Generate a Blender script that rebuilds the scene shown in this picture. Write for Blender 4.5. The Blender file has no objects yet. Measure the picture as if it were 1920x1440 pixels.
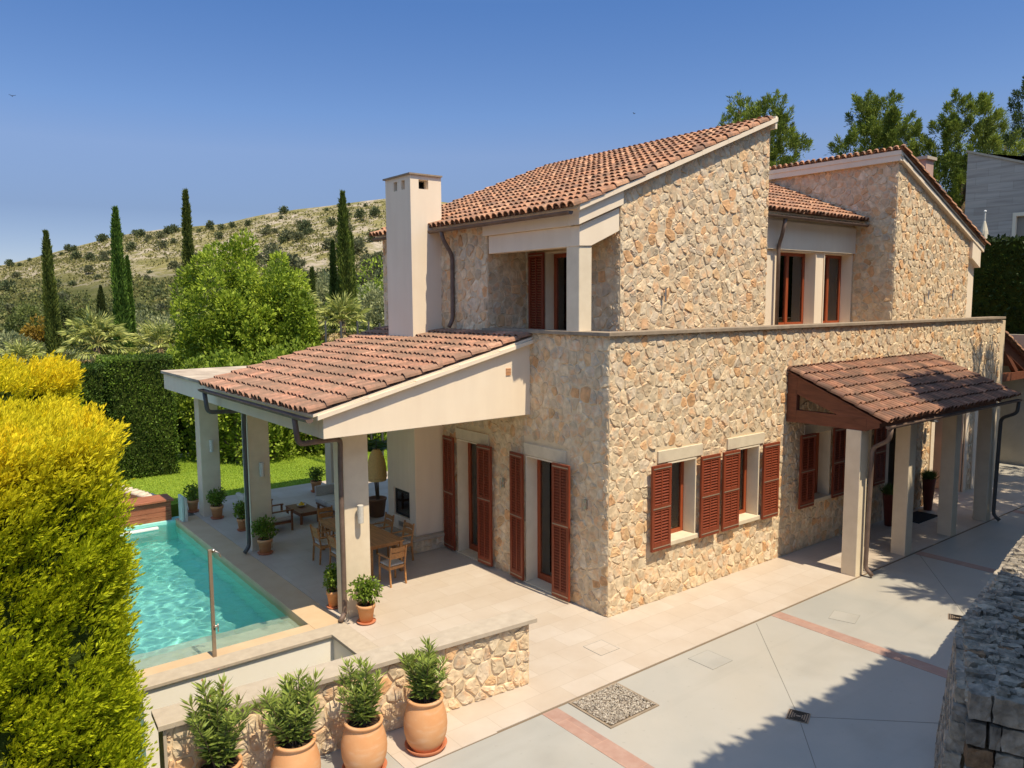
import bpy, math, random
import numpy as np
from mathutils import Matrix, Vector
random.seed(7); rng = np.random.default_rng(7)
S = bpy.context.scene; COL = S.collection
PI = math.pi
# ------------------------------------------------------------------ camera, sky, sun
YAW, PITCH, ROLL, F = 0.90996, -0.10515, -0.00641, 1451.35
CAM = np.array([-8.5765, -8.5561, 5.0757])
fw = np.array([math.cos(PITCH)*math.cos(YAW), math.cos(PITCH)*math.sin(YAW), math.sin(PITCH)])
rt = np.array([math.sin(YAW), -math.cos(YAW), 0.]); up_ = np.cross(rt, fw)
r2 = rt*math.cos(ROLL)+up_*math.sin(ROLL); u2 = -rt*math.sin(ROLL)+up_*math.cos(ROLL)
cd = bpy.data.cameras.new('camera'); cam = bpy.data.objects.new('camera', cd); COL.objects.link(cam)
cd.sensor_width = 36; cd.lens = 36*F/1920; cd.clip_start = .05; cd.clip_end = 5000
M = Matrix.Identity(4)
for i in range(3): M[i][0] = r2[i]; M[i][1] = u2[i]; M[i][2] = -fw[i]; M[i][3] = CAM[i]
cam.matrix_world = M; S.camera = cam
def at(px, py, depth):
    "world point seen at photo pixel px,py at a given distance along the view axis"
    return CAM + depth*(fw + r2*(px-960)/F - u2*(py-720)/F)
SUNV = Vector((-.035, .50, -1)).normalized()
w = bpy.data.worlds.new('World'); S.world = w; w.use_nodes = True
nt = w.node_tree; nt.nodes.clear()
sky = nt.nodes.new('ShaderNodeTexSky'); sky.sky_type = 'NISHITA'; sky.sun_disc = False
sky.sun_elevation = math.asin(-SUNV.z); sky.sun_rotation = math.atan2(-SUNV.x, -SUNV.y)
sky.altitude = 500; sky.air_density = .75; sky.dust_density = 0; sky.ozone_density = 4.5
bg = nt.nodes.new('ShaderNodeBackground'); bg.inputs[1].default_value = .15
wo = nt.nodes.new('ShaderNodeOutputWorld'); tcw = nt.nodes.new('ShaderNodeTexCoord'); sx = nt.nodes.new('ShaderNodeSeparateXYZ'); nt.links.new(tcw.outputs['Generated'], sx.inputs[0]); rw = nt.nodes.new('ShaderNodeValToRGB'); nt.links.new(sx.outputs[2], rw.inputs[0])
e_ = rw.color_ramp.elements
RW = ((0,(.42,.35,.35)),(.11,(.38,.335,.345)),(.18,(.56,.49,.48)),(.225,(.51,.52,.55)),(.345,(.40,.505,.61)),(.60,(1.9,1.62,1.27)))  # last stop over-brightens the sky above the view as added fill light
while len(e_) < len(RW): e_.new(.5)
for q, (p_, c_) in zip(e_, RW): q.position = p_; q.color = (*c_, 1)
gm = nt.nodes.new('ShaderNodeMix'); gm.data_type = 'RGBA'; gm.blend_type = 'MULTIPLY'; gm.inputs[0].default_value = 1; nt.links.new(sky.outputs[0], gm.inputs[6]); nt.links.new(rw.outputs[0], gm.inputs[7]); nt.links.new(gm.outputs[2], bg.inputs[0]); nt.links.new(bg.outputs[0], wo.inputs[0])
ld = bpy.data.lights.new('sun', 'SUN'); ld.energy = 3.35; ld.angle = math.radians(.53); ld.color = (1, .865, .65)
sun = bpy.data.objects.new('sun', ld); COL.objects.link(sun); sun.rotation_euler = SUNV.to_track_quat('-Z', 'Y').to_euler(); sun.location = (0, -20, 40)
S.view_settings.view_transform = 'Standard'; S.view_settings.look = 'None'; S.view_settings.gamma = 1; S.view_settings.exposure = 0.78
S.render.engine = 'CYCLES'; S.cycles.max_bounces = 8; S.cycles.transparent_max_bounces = 12; S.cycles.caustics_refractive = True
# ------------------------------------------------------------------ helpers
class MB:
    def __init__(s, mats=None): s.v = []; s.f = []; s.m = []; s.mats = mats or []; s.M = Matrix.Identity(4); s.sm = False
    def add(s, vs, fs, mi=0):
        b = len(s.v); X = s.M
        s.v += [tuple(X @ Vector(p)) for p in vs]
        s.f += [tuple(b+i for i in f) for f in fs]; s.m += [mi]*len(fs)
    def box(s, x0, x1, y0, y1, z0, z1, mi=0):
        s.add([(x0,y0,z0),(x1,y0,z0),(x1,y1,z0),(x0,y1,z0),(x0,y0,z1),(x1,y0,z1),(x1,y1,z1),(x0,y1,z1)],
              [(0,3,2,1),(4,5,6,7),(0,1,5,4),(1,2,6,5),(2,3,7,6),(3,0,4,7)], mi)
    def prism(s, poly, a, b, axis='y', mi=0):
        "poly in the two other axes, extruded a..b along axis"
        n = len(poly)
        def P(p, t): return (p[0], t, p[1]) if axis == 'y' else ((t, p[0], p[1]) if axis == 'x' else (p[0], p[1], t))
        vs = [P(p, a) for p in poly]+[P(p, b) for p in poly]
        fs = [tuple(range(n)), tuple(range(2*n-1, n-1, -1))]+[(i, i+n, (i+1) % n+n, (i+1) % n) for i in range(n)]
        s.add(vs, fs, mi)
    def beam(s, a, b, w, h, mi=0):
        a = Vector(a); b = Vector(b); d = (b-a).normalized(); u = Vector((0,0,1))
        if abs(d.z) > .95: u = Vector((0,1,0))
        r = d.cross(u).normalized()*w/2; u = r.cross(d).normalized()*h/2
        vs = [a-r-u, a+r-u, a+r+u, a-r+u, b-r-u, b+r-u, b+r+u, b-r+u]
        s.add(vs, [(0,1,2,3),(7,6,5,4),(0,4,5,1),(1,5,6,2),(2,6,7,3),(3,7,4,0)], mi)
    def tube(s, pts, r, n=8, mi=0, cap=True):
        pts = [Vector(p) for p in pts]; rr = r if isinstance(r, (list, tuple)) else [r]*len(pts)
        vs = []; ref = None
        for i, p in enumerate(pts):
            d = (pts[min(i+1, len(pts)-1)]-pts[max(i-1, 0)]).normalized()
            if ref is None: ref = d.orthogonal().normalized()
            ref = (ref-d*ref.dot(d)).normalized(); q = d.cross(ref)
            vs += [p+(ref*math.cos(2*PI*k/n)+q*math.sin(2*PI*k/n))*rr[i] for k in range(n)]
        fs = [(i*n+k, i*n+(k+1) % n, (i+1)*n+(k+1) % n, (i+1)*n+k) for i in range(len(pts)-1) for k in range(n)]
        if cap: fs += [tuple(range(n-1, -1, -1)), tuple((len(pts)-1)*n+k for k in range(n))]
        s.add(vs, fs, mi)
    def lathe(s, prof, n=28, mi=0, c=(0,0)):
        vs = [(c[0]+r*math.cos(2*PI*k/n), c[1]+r*math.sin(2*PI*k/n), z) for r, z in prof for k in range(n)]
        fs = [(i*n+k, i*n+(k+1) % n, (i+1)*n+(k+1) % n, (i+1)*n+k) for i in range(len(prof)-1) for k in range(n)]
        s.add(vs, fs, mi)
    def ball(s, c, r, n=8, mi=0, sc=(1,1,1)):
        m = n//2+1
        prof = [(math.sin(PI*i/m), -math.cos(PI*i/m)) for i in range(m+1)]
        vs = [(c[0]+r*sc[0]*max(a, .001)*math.cos(2*PI*k/n), c[1]+r*sc[1]*max(a, .001)*math.sin(2*PI*k/n), c[2]+r*sc[2]*b) for a, b in prof for k in range(n)]
        fs = [(i*n+k, i*n+(k+1) % n, (i+1)*n+(k+1) % n, (i+1)*n+k) for i in range(m) for k in range(n)]
        s.add(vs, fs, mi)
    def build(s, name, mats, parent=None, bevel=0, smooth=False, M=None):
        me = bpy.data.meshes.new(name); me.from_pydata(s.v, [], s.f)
        mats = mats if isinstance(mats, (list, tuple)) else [mats]
        for m in mats: me.materials.append(m)
        if len(mats) > 1: me.polygons.foreach_set('material_index', s.m)
        if smooth: me.polygons.foreach_set('use_smooth', [True]*len(s.f))
        me.update()
        o = bpy.data.objects.new(name, me); COL.objects.link(o)
        if parent: o.parent = parent
        if M is not None: o.matrix_local = M
        if bevel:
            b = o.modifiers.new('bevel', 'BEVEL'); b.width = bevel; b.segments = 2; b.limit_method = 'ANGLE'
        return o
def tag(o, label=None, cat=None, group=None, kind=None):
    for k, v in (('label', label), ('category', cat), ('group', group), ('kind', kind)):
        if v: o[k] = v
    return o
def thing(name, label, cat, loc=(0,0,0), rz=0, group=None):
    o = bpy.data.objects.new(name, None); COL.objects.link(o); o.empty_display_size = .2
    o.location = loc; o.rotation_euler = (0,0,rz); return tag(o, label, cat, group)
def kids(o): return [c for c in list(COL.objects) if c.parent == o]
def dup(o, loc, rz=0, label=None, sc=None, parent=None):
    c = o.copy(); COL.objects.link(c)
    if parent: c.parent = parent
    else:
        c.location = loc; c.rotation_euler = (0,0,rz)
        if label: c['label'] = label
        if sc: c.scale = sc if isinstance(sc, (tuple, list)) else (sc,)*3
    for ch in KID[o.name] if o.name in KID else kids(o): dup(ch, None, parent=c)
    return c
KID = {}
# ------------------------------------------------------------------ materials
def mat(name, col, rough=.8, spec=.3, metal=0., noise=None, bump=None, col2=None, island=None, extra=None):
    m = bpy.data.materials.new(name); m.use_nodes = True; t = m.node_tree; N = t.nodes; L = t.links
    b = N['Principled BSDF']; b.inputs['Roughness'].default_value = rough; b.inputs['Specular IOR Level'].default_value = spec; b.inputs['Metallic'].default_value = metal
    b.inputs['Base Color'].default_value = (*col, 1)
    tc = N.new('ShaderNodeTexCoord'); src = None
    if noise:
        nz = N.new('ShaderNodeTexNoise'); nz.inputs['Scale'].default_value = noise; nz.inputs['Detail'].default_value = 6; nz.inputs['Roughness'].default_value = .6
        L.new(tc.outputs['Object'], nz.inputs[0]); mr = N.new('ShaderNodeMapRange'); mr.inputs[1].default_value = .3; mr.inputs[2].default_value = .7
        L.new(nz.outputs[0], mr.inputs[0]); mx = N.new('ShaderNodeMix'); mx.data_type = 'RGBA'
        mx.inputs[6].default_value = (*col, 1); mx.inputs[7].default_value = (*(col2 or [c*.8 for c in col]), 1)
        L.new(mr.outputs[0], mx.inputs[0]); L.new(mx.outputs[2], b.inputs['Base Color']); src = mx.outputs[2]
    if bump:
        nb = N.new('ShaderNodeTexNoise'); nb.inputs['Scale'].default_value = bump[0]; nb.inputs['Detail'].default_value = 8; L.new(tc.outputs['Object'], nb.inputs[0])
        bm = N.new('ShaderNodeBump'); bm.inputs['Strength'].default_value = bump[1]; bm.inputs['Distance'].default_value = bump[2] if len(bump) > 2 else .01
        L.new(nb.outputs[0], bm.inputs['Height']); L.new(bm.outputs[0], b.inputs['Normal'])
    if extra: extra(t, N, L, b, tc, src)
    return m
def ramp(N, stops, const=False):
    r = N.new('ShaderNodeValToRGB'); e = r.color_ramp.elements
    while len(e) < len(stops): e.new(.5)
    for q, (p, c) in zip(e, stops): q.position = p; q.color = (*c, 1)
    if const: r.color_ramp.interpolation = 'CONSTANT'
    return r
def island_ramp(stops, stain=None, dirt=None, dscale=1., dlo=.45, dhi=.7, mott=14, mamt=.25):
    def fn(t, N, L, b, tc, src):
        g = N.new('ShaderNodeNewGeometry'); r = ramp(N, stops, True); L.new(g.outputs['Random Per Island'], r.inputs[0])
        hs = N.new('ShaderNodeHueSaturation'); m = N.new('ShaderNodeMath'); m.operation = 'MULTIPLY'; m.inputs[1].default_value = 17.3
        L.new(g.outputs['Random Per Island'], m.inputs[0]); fr = N.new('ShaderNodeMath'); fr.operation = 'FRACT'; L.new(m.outputs[0], fr.inputs[0])
        mr = N.new('ShaderNodeMapRange'); mr.inputs[3].default_value = .82; mr.inputs[4].default_value = 1.12; L.new(fr.outputs[0], mr.inputs[0]); L.new(mr.outputs[0], hs.inputs['Value']); L.new(r.outputs[0], hs.inputs['Color'])
        nz = N.new('ShaderNodeTexNoise'); nz.inputs['Scale'].default_value = mott; nz.inputs['Detail'].default_value = 5; L.new(tc.outputs['Object'], nz.inputs[0])
        m2 = N.new('ShaderNodeMapRange'); m2.inputs[1].default_value = .35; m2.inputs[2].default_value = .65; m2.inputs[3].default_value = 1-mamt; m2.inputs[4].default_value = 1+mamt*.5; L.new(nz.outputs[0], m2.inputs[0])
        h2 = N.new('ShaderNodeHueSaturation'); L.new(hs.outputs[0], h2.inputs['Color']); L.new(m2.outputs[0], h2.inputs['Value']); out = h2.outputs[0]
        if stain:
            ns = N.new('ShaderNodeTexNoise'); ns.noise_dimensions = '4D'; ns.inputs['Scale'].default_value = 5.5; ns.inputs['Detail'].default_value = 4; L.new(tc.outputs['Object'], ns.inputs[0]); mw = N.new('ShaderNodeMath'); mw.operation = 'MULTIPLY'; mw.inputs[1].default_value = 60; L.new(g.outputs['Random Per Island'], mw.inputs[0]); L.new(mw.outputs[0], ns.inputs['W'])
            ms = N.new('ShaderNodeMapRange'); ms.inputs[1].default_value = .5; ms.inputs[2].default_value = .66; ms.inputs[4].default_value = .75; L.new(ns.outputs[0], ms.inputs[0])
            mx = N.new('ShaderNodeMix'); mx.data_type = 'RGBA'; mx.inputs[7].default_value = (*stain, 1); L.new(ms.outputs[0], mx.inputs[0]); L.new(out, mx.inputs[6]); out = mx.outputs[2]
        if dirt:
            nd = N.new('ShaderNodeTexNoise'); nd.inputs['Scale'].default_value = dscale; nd.inputs['Detail'].default_value = 7; nd.inputs['Roughness'].default_value = .7; L.new(tc.outputs['Object'], nd.inputs[0])
            md = N.new('ShaderNodeMapRange'); md.inputs[1].default_value = dlo; md.inputs[2].default_value = dhi; md.inputs[4].default_value = .8; L.new(nd.outputs[0], md.inputs[0])
            mx = N.new('ShaderNodeMix'); mx.data_type = 'RGBA'; mx.inputs[7].default_value = (*dirt, 1); L.new(md.outputs[0], mx.inputs[0]); L.new(out, mx.inputs[6]); out = mx.outputs[2]
        L.new(out, b.inputs['Base Color'])
    return fn
STONE = mat('stone', (.5,.42,.3), .9, .2, bump=(22,.55,.01), extra=island_ramp([(0,(.68,.545,.37)),(.2,(.71,.57,.385)),(.38,(.64,.52,.375)),(.52,(.72,.555,.36)),(.66,(.67,.52,.345)),(.78,(.73,.60,.42)),(.90,(.73,.49,.27)),(.955,(.68,.40,.20))], stain=(.72,.42,.22), mott=9, mamt=.22))
MORTAR = mat('mortar', (.73,.58,.39), .95, .1, noise=8, col2=(.66,.52,.34), bump=(40,.5,.01))
DRY = mat('dry_stone', (.3,.28,.25), .92, .2, bump=(14,.9,.03), extra=island_ramp([(0,(.34,.30,.245)),(.4,(.28,.25,.21)),(.7,(.38,.33,.26)),(.975,(.3,.19,.11))], mott=6, mamt=.45))
TILE = mat('roof_tile', (.5,.2,.1), .85, .25, bump=(40,.35,.006), extra=island_ramp([(0,(.50,.25,.14)),(.25,(.42,.21,.12)),(.45,(.53,.27,.15)),(.65,(.36,.19,.12)),(.85,(.56,.315,.185))], dirt=(.16,.11,.08), dscale=3.5, dlo=.46, dhi=.62, mott=20))
TILE2 = mat('canopy_tile', (.5,.2,.1), .85, .25, bump=(40,.35,.006), extra=island_ramp([(0,(.53,.265,.17)),(.3,(.45,.225,.145)),(.5,(.55,.28,.18)),(.72,(.39,.205,.14)),(.88,(.6,.33,.22))], dirt=(.22,.145,.10), dscale=1.7, dlo=.36, dhi=.58, mott=20))
PTILE = mat('weathered_porch_tile', (.4,.2,.1), .85, .25, bump=(40,.35,.006), extra=island_ramp([(0,(.38,.18,.11)),(.3,(.31,.15,.095)),(.5,(.42,.21,.13)),(.72,(.27,.14,.10)),(.9,(.47,.25,.16))], dirt=(.13,.085,.06), dscale=2.5, dlo=.4, dhi=.6, mott=20))
def stucco_x(t, N, L, b, tc, src):
    mp = N.new('ShaderNodeMapping'); mp.inputs['Scale'].default_value = (3,3,.35); nz = N.new('ShaderNodeTexNoise'); nz.inputs['Scale'].default_value = 1.5; nz.inputs['Detail'].default_value = 5
    L.new(tc.outputs['Object'], mp.inputs[0]); L.new(mp.outputs[0], nz.inputs[0]); mr = N.new('ShaderNodeMapRange'); mr.inputs[1].default_value = .4; mr.inputs[2].default_value = .75; mr.inputs[3].default_value = 0; mr.inputs[4].default_value = .16
    L.new(nz.outputs[0], mr.inputs[0]); mx = N.new('ShaderNodeMix'); mx.data_type = 'RGBA'; mx.inputs[7].default_value = (.55,.44,.33,1); L.new(mr.outputs[0], mx.inputs[0]); L.new(src, mx.inputs[6]); L.new(mx.outputs[2], b.inputs['Base Color'])
STUCCO = mat('cream_stucco', (.86,.73,.56), .92, .15, noise=1.7, col2=(.83,.69,.52), bump=(90,.25,.004), extra=stucco_x)
WHITEST = mat('white_stucco', (.9,.85,.75), .92, .15, noise=1.7, col2=(.87,.81,.70), bump=(90,.2,.004))
CONC = mat('column_render', (.78,.67,.50), .9, .15, noise=4, col2=(.70,.59,.43), bump=(60,.3,.004))
COPE = mat('limestone_coping', (.50,.425,.33), .85, .25, noise=9, col2=(.42,.35,.27), bump=(70,.3,.004))
COPED = mat('weathered_coping', (.36,.28,.2), .9, .2, noise=7, col2=(.24,.19,.14), bump=(60,.4,.005))
LINTEL = mat('lintel_stone', (.7,.6,.44), .88, .2, noise=6, col2=(.6,.51,.37), bump=(50,.3,.004))
SAND = mat('pool_coping_stone', (.60,.45,.29), .75, .3, noise=2.5, col2=(.54,.385,.235), bump=(60,.2,.003))
def paver(sx, sy, c2, jw=.012, jd=.82):
    def fn(t, N, L, b, tc, src):
        br = N.new('ShaderNodeTexBrick'); br.inputs['Scale'].default_value = 1; br.inputs['Brick Width'].default_value = sx; br.inputs['Row Height'].default_value = sy
        br.inputs['Mortar Size'].default_value = jw*.4; br.inputs['Mortar Smooth'].default_value = .3; br.inputs['Bias'].default_value = 0
        br.inputs['Color1'].default_value = (1,1,1,1); br.inputs['Color2'].default_value = (*c2,1); br.inputs['Mortar'].default_value = (jd,jd*.96,jd*.9,1)
        L.new(tc.outputs['Object'], br.inputs[0]); mx = N.new('ShaderNodeMix'); mx.data_type = 'RGBA'; mx.blend_type = 'MULTIPLY'; mx.inputs[0].default_value = 1
        L.new(src, mx.inputs[6]); L.new(br.outputs[0], mx.inputs[7]); L.new(mx.outputs[2], b.inputs['Base Color'])
    return fn
TRAV = mat('travertine', (.56,.495,.425), .5, .4, noise=1.6, col2=(.50,.425,.35), bump=(50,.12,.003), extra=paver(.6,.4,(.93,.9,.86)))
def drive_x(t, N, L, b, tc, src):
    nz = N.new('ShaderNodeTexNoise'); nz.inputs['Scale'].default_value = .35; nz.inputs['Detail'].default_value = 8; nz.inputs['Distortion'].default_value = 1; L.new(tc.outputs['Object'], nz.inputs[0])
    r = ramp(N, [(.3,(.88,.91,.93)),(.5,(1,1,.99)),(.7,(1.02,.99,.94))]); L.new(nz.outputs[0], r.inputs[0]); mx = N.new('ShaderNodeMix'); mx.data_type = 'RGBA'; mx.blend_type = 'MULTIPLY'; mx.inputs[0].default_value = 1
    L.new(src, mx.inputs[6]); L.new(r.outputs[0], mx.inputs[7]); L.new(mx.outputs[2], b.inputs['Base Color'])
def drive_y(t, N, L, b, tc, src):
    drive_x(t, N, L, b, tc, src); cur = b.inputs['Base Color'].links[0].from_socket
    for sc, lo, hi, am, st in ((.9,.56,.72,.22,(1,1,1)),(14,.66,.74,.35,(1,1,1)),(1.1,.55,.66,.10,(.25,3,1))):
        mp = N.new('ShaderNodeMapping'); mp.inputs['Scale'].default_value = st; mp.inputs['Rotation'].default_value = (0,0,.12); L.new(tc.outputs['Object'], mp.inputs[0]); z = N.new('ShaderNodeTexNoise'); z.inputs['Scale'].default_value = sc; z.inputs['Detail'].default_value = 7; L.new(mp.outputs[0], z.inputs[0])
        mr = N.new('ShaderNodeMapRange'); mr.inputs[1].default_value = lo; mr.inputs[2].default_value = hi; mr.inputs[4].default_value = am; L.new(z.outputs[0], mr.inputs[0]); mx = N.new('ShaderNodeMix'); mx.data_type = 'RGBA'; mx.inputs[7].default_value = (.22,.2,.165,1); L.new(mr.outputs[0], mx.inputs[0]); L.new(cur, mx.inputs[6]); cur = mx.outputs[2]
    L.new(cur, b.inputs['Base Color'])
DRIVE = mat('driveway_concrete', (.425,.405,.365), .42, .4, noise=.9, col2=(.385,.37,.335), bump=(60,.12,.003), extra=drive_y)
REDST = mat('red_marble_strip', (.37,.215,.165), .5, .4, noise=7, col2=(.44,.29,.23), extra=paver(.27,.62,(.9,.92,.95),.01,1.2))
def pot_x(t, N, L, b, tc, src):
    mp = N.new('ShaderNodeMapping'); mp.inputs['Scale'].default_value = (2,2,7); z = N.new('ShaderNodeTexNoise'); z.inputs['Scale'].default_value = 2.2; z.inputs['Detail'].default_value = 7; L.new(tc.outputs['Object'], mp.inputs[0]); L.new(mp.outputs[0], z.inputs[0])
    mr = N.new('ShaderNodeMapRange'); mr.inputs[1].default_value = .5; mr.inputs[2].default_value = .75; mr.inputs[4].default_value = .5; L.new(z.outputs[0], mr.inputs[0]); mx = N.new('ShaderNodeMix'); mx.data_type = 'RGBA'; mx.inputs[7].default_value = (.72,.52,.36,1); L.new(mr.outputs[0], mx.inputs[0]); L.new(src, mx.inputs[6]); L.new(mx.outputs[2], b.inputs['Base Color'])
TERRA = mat('terracotta', (.62,.30,.13), .85, .2, noise=3, col2=(.68,.37,.18), bump=(30,.25,.004), extra=pot_x)
SAUCER = mat('saucer_clay', (.55,.2,.1), .85, .2, noise=6)
def wood_x(sc=(1,12,12), amt=.35):
    def fn(t, N, L, b, tc, src):
        mp = N.new('ShaderNodeMapping'); mp.inputs['Scale'].default_value = sc; nz = N.new('ShaderNodeTexNoise'); nz.inputs['Scale'].default_value = 3; nz.inputs['Detail'].default_value = 6; nz.inputs['Distortion'].default_value = .6
        L.new(tc.outputs['Object'], mp.inputs[0]); L.new(mp.outputs[0], nz.inputs[0]); mr = N.new('ShaderNodeMapRange'); mr.inputs[1].default_value = .3; mr.inputs[2].default_value = .7; mr.inputs[3].default_value = 1-amt; mr.inputs[4].default_value = 1.1
        L.new(nz.outputs[0], mr.inputs[0]); h = N.new('ShaderNodeHueSaturation'); h.inputs['Color'].default_value = b.inputs['Base Color'].default_value; L.new(mr.outputs[0], h.inputs['Value']); L.new(h.outputs[0], b.inputs['Base Color'])
    return fn
SHUT = mat('shutter_paint', (.23,.046,.017), .5, .4, extra=wood_x((8,8,1),.25))
FRAME = mat('mahogany_frame', (.33,.07,.022), .4, .45, extra=wood_x((8,8,1),.25))
TEAK = mat('teak', (.5,.24,.085), .45, .4, extra=wood_x((10,1,10)))
TEAKD = mat('dark_teak', (.26,.105,.045), .4, .4, extra=wood_x((10,1,10)))
BEAM = mat('stained_beam', (.18,.065,.035), .6, .3, extra=wood_x((6,1,6)))
IPE = mat('deck_boards', (.38,.14,.075), .6, .3, extra=wood_x((1,8,8)))
COPPER = mat('aged_gutter', (.12,.08,.06), .55, .35, noise=5, col2=(.2,.14,.11))
PIPEG = mat('gray_downpipe', (.1,.1,.095), .5, .4, noise=5)
STEEL = mat('brushed_steel', (.55,.5,.45), .35, .5, metal=.9)
BRONZE = mat('bronze_post', (.36,.27,.19), .45, .5, metal=.4)
LAMPG = mat('lamp_aluminium', (.66,.63,.56), .4, .5, noise=20)
BLACK = mat('black_metal', (.015,.015,.015), .4, .4)
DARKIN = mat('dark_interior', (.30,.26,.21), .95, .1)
FABRIC = mat('outdoor_fabric', (.62,.58,.5), .95, .1, noise=25, bump=(200,.3,.002))
CURT = mat('sheer_curtain', (.88,.9,.85), .95, .1)
SOIL = mat('soil', (.07,.045,.03), .98, .05, noise=30, bump=(60,1,.03))
MULCH = mat('bark_mulch', (.17,.085,.05), .95, .1, noise=40, col2=(.06,.03,.02), bump=(70,1,.03))
RATTAN = mat('rattan', (.95,.66,.28), .8, .2, noise=40)
CERAM = mat('ceramic', (.75,.73,.68), .2, .5); LEMON = mat('lemon_peel', (.8,.5,.03), .5, .4)
REDPOT = mat('oxblood_pot', (.2,.05,.035), .4, .5, noise=6)
GRAVELM = mat('gravel', (.45,.38,.3), .95, .1, extra=island_ramp([(0,(.5,.43,.34)),(.3,(.36,.3,.24)),(.55,(.6,.54,.45)),(.8,(.28,.24,.2))], mott=30))
GRASSM = mat('lawn_soil', (.17,.26,.03), .95, .1, noise=3, col2=(.22,.31,.04))
EARTH = mat('earth', (.16,.11,.06), .98, .05, noise=4, col2=(.09,.07,.04), bump=(9,1,.1))
def clad_x(t, N, L, b, tc, src):
    sp = N.new('ShaderNodeSeparateXYZ'); cb = N.new('ShaderNodeCombineXYZ'); L.new(tc.outputs['Object'], sp.inputs[0]); L.new(sp.outputs[1], cb.inputs[0]); L.new(sp.outputs[2], cb.inputs[1]); mp = N.new('ShaderNodeMapping'); mp.inputs['Scale'].default_value = (.35,5,1); L.new(cb.outputs[0], mp.inputs[0])
    nz = N.new('ShaderNodeTexNoise'); nz.inputs['Scale'].default_value = 2; nz.inputs['Detail'].default_value = 5; L.new(mp.outputs[0], nz.inputs[0]); r = ramp(N, [(.3,(.38,.33,.29)),(.5,(.47,.415,.365)),(.7,(.54,.465,.40))]); L.new(nz.outputs[0], r.inputs[0])
    br = N.new('ShaderNodeTexBrick'); br.inputs['Scale'].default_value = 1; br.inputs['Brick Width'].default_value = .9; br.inputs['Row Height'].default_value = .3; br.inputs['Mortar Size'].default_value = .006; br.inputs['Color1'].default_value = (1,1,1,1); br.inputs['Color2'].default_value = (.86,.84,.83,1); br.inputs['Mortar'].default_value = (.7,.68,.66,1); L.new(cb.outputs[0], br.inputs[0])
    mx = N.new('ShaderNodeMix'); mx.data_type = 'RGBA'; mx.blend_type = 'MULTIPLY'; mx.inputs[0].default_value = 1; L.new(r.outputs[0], mx.inputs[6]); L.new(br.outputs[0], mx.inputs[7]); L.new(mx.outputs[2], b.inputs['Base Color'])
GREYST = mat('grey_limestone_cladding', (.33,.29,.26), .85, .2, extra=clad_x)
BEIGE = mat('garage_render', (.55,.5,.4), .92, .1, noise=2)
SHEET = mat('roof_felt', (.6,.5,.38), .9, .2, noise=2.2, col2=(.32,.25,.19), bump=(8,.5,.01))
CANVAS = mat('umbrella_canvas', (.62,.55,.42), .9, .1)
BARK = mat('bark', (.17,.12,.08), .95, .1, noise=12, bump=(15,1,.03))
def leafmat(name, trans=.3, rough=.55, vary=.25):
    m = bpy.data.materials.new(name); m.use_nodes = True; t = m.node_tree; N = t.nodes; L = t.links; b = N['Principled BSDF']
    a = N.new('ShaderNodeAttribute'); a.attribute_name = 'Col'; g = N.new('ShaderNodeNewGeometry')
    mr = N.new('ShaderNodeMapRange'); mr.inputs[3].default_value = 1-vary; mr.inputs[4].default_value = 1+vary; L.new(g.outputs['Random Per Island'], mr.inputs[0])
    h = N.new('ShaderNodeHueSaturation'); L.new(a.outputs['Color'], h.inputs['Color']); L.new(mr.outputs[0], h.inputs['Value'])
    L.new(h.outputs[0], b.inputs['Base Color']); b.inputs['Roughness'].default_value = rough; b.inputs['Specular IOR Level'].default_value = .25
    tr = N.new('ShaderNodeBsdfTranslucent'); L.new(h.outputs[0], tr.inputs[0]); mx = N.new('ShaderNodeMixShader'); mx.inputs[0].default_value = trans
    L.new(b.outputs[0], mx.inputs[1]); L.new(tr.outputs[0], mx.inputs[2]); L.new(mx.outputs[0], N['Material Output'].inputs[0]); return m
LEAF = leafmat('foliage'); GOLDM = leafmat('golden_cypress_foliage', .38, .7); NEEDLE = leafmat('conifer_foliage', .2, .7); GLOSSY = leafmat('glossy_foliage', .25, .35)
def glass(name, tint=(.8,.85,.85), refl=.12):
    m = bpy.data.materials.new(name); m.use_nodes = True; t = m.node_tree; N = t.nodes; L = t.links; N.clear()
    o = N.new('ShaderNodeOutputMaterial'); tr = N.new('ShaderNodeBsdfTransparent'); tr.inputs[0].default_value = (*tint,1); gl = N.new('ShaderNodeBsdfGlossy'); gl.inputs['Roughness'].default_value = .02
    fr = N.new('ShaderNodeFresnel'); fr.inputs[0].default_value = 1.5; ad = N.new('ShaderNodeMath'); ad.operation = 'ADD'; ad.inputs[1].default_value = refl; ad.use_clamp = True
    L.new(fr.outputs[0], ad.inputs[0]); mx = N.new('ShaderNodeMixShader'); L.new(ad.outputs[0], mx.inputs[0]); L.new(tr.outputs[0], mx.inputs[1]); L.new(gl.outputs[0], mx.inputs[2]); L.new(mx.outputs[0], o.inputs[0]); return m
GLASS = glass('window_glass', (.93,.96,.95), .1); GLASS2 = glass('glass_panel', (.75,.9,.85), .1)
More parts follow.
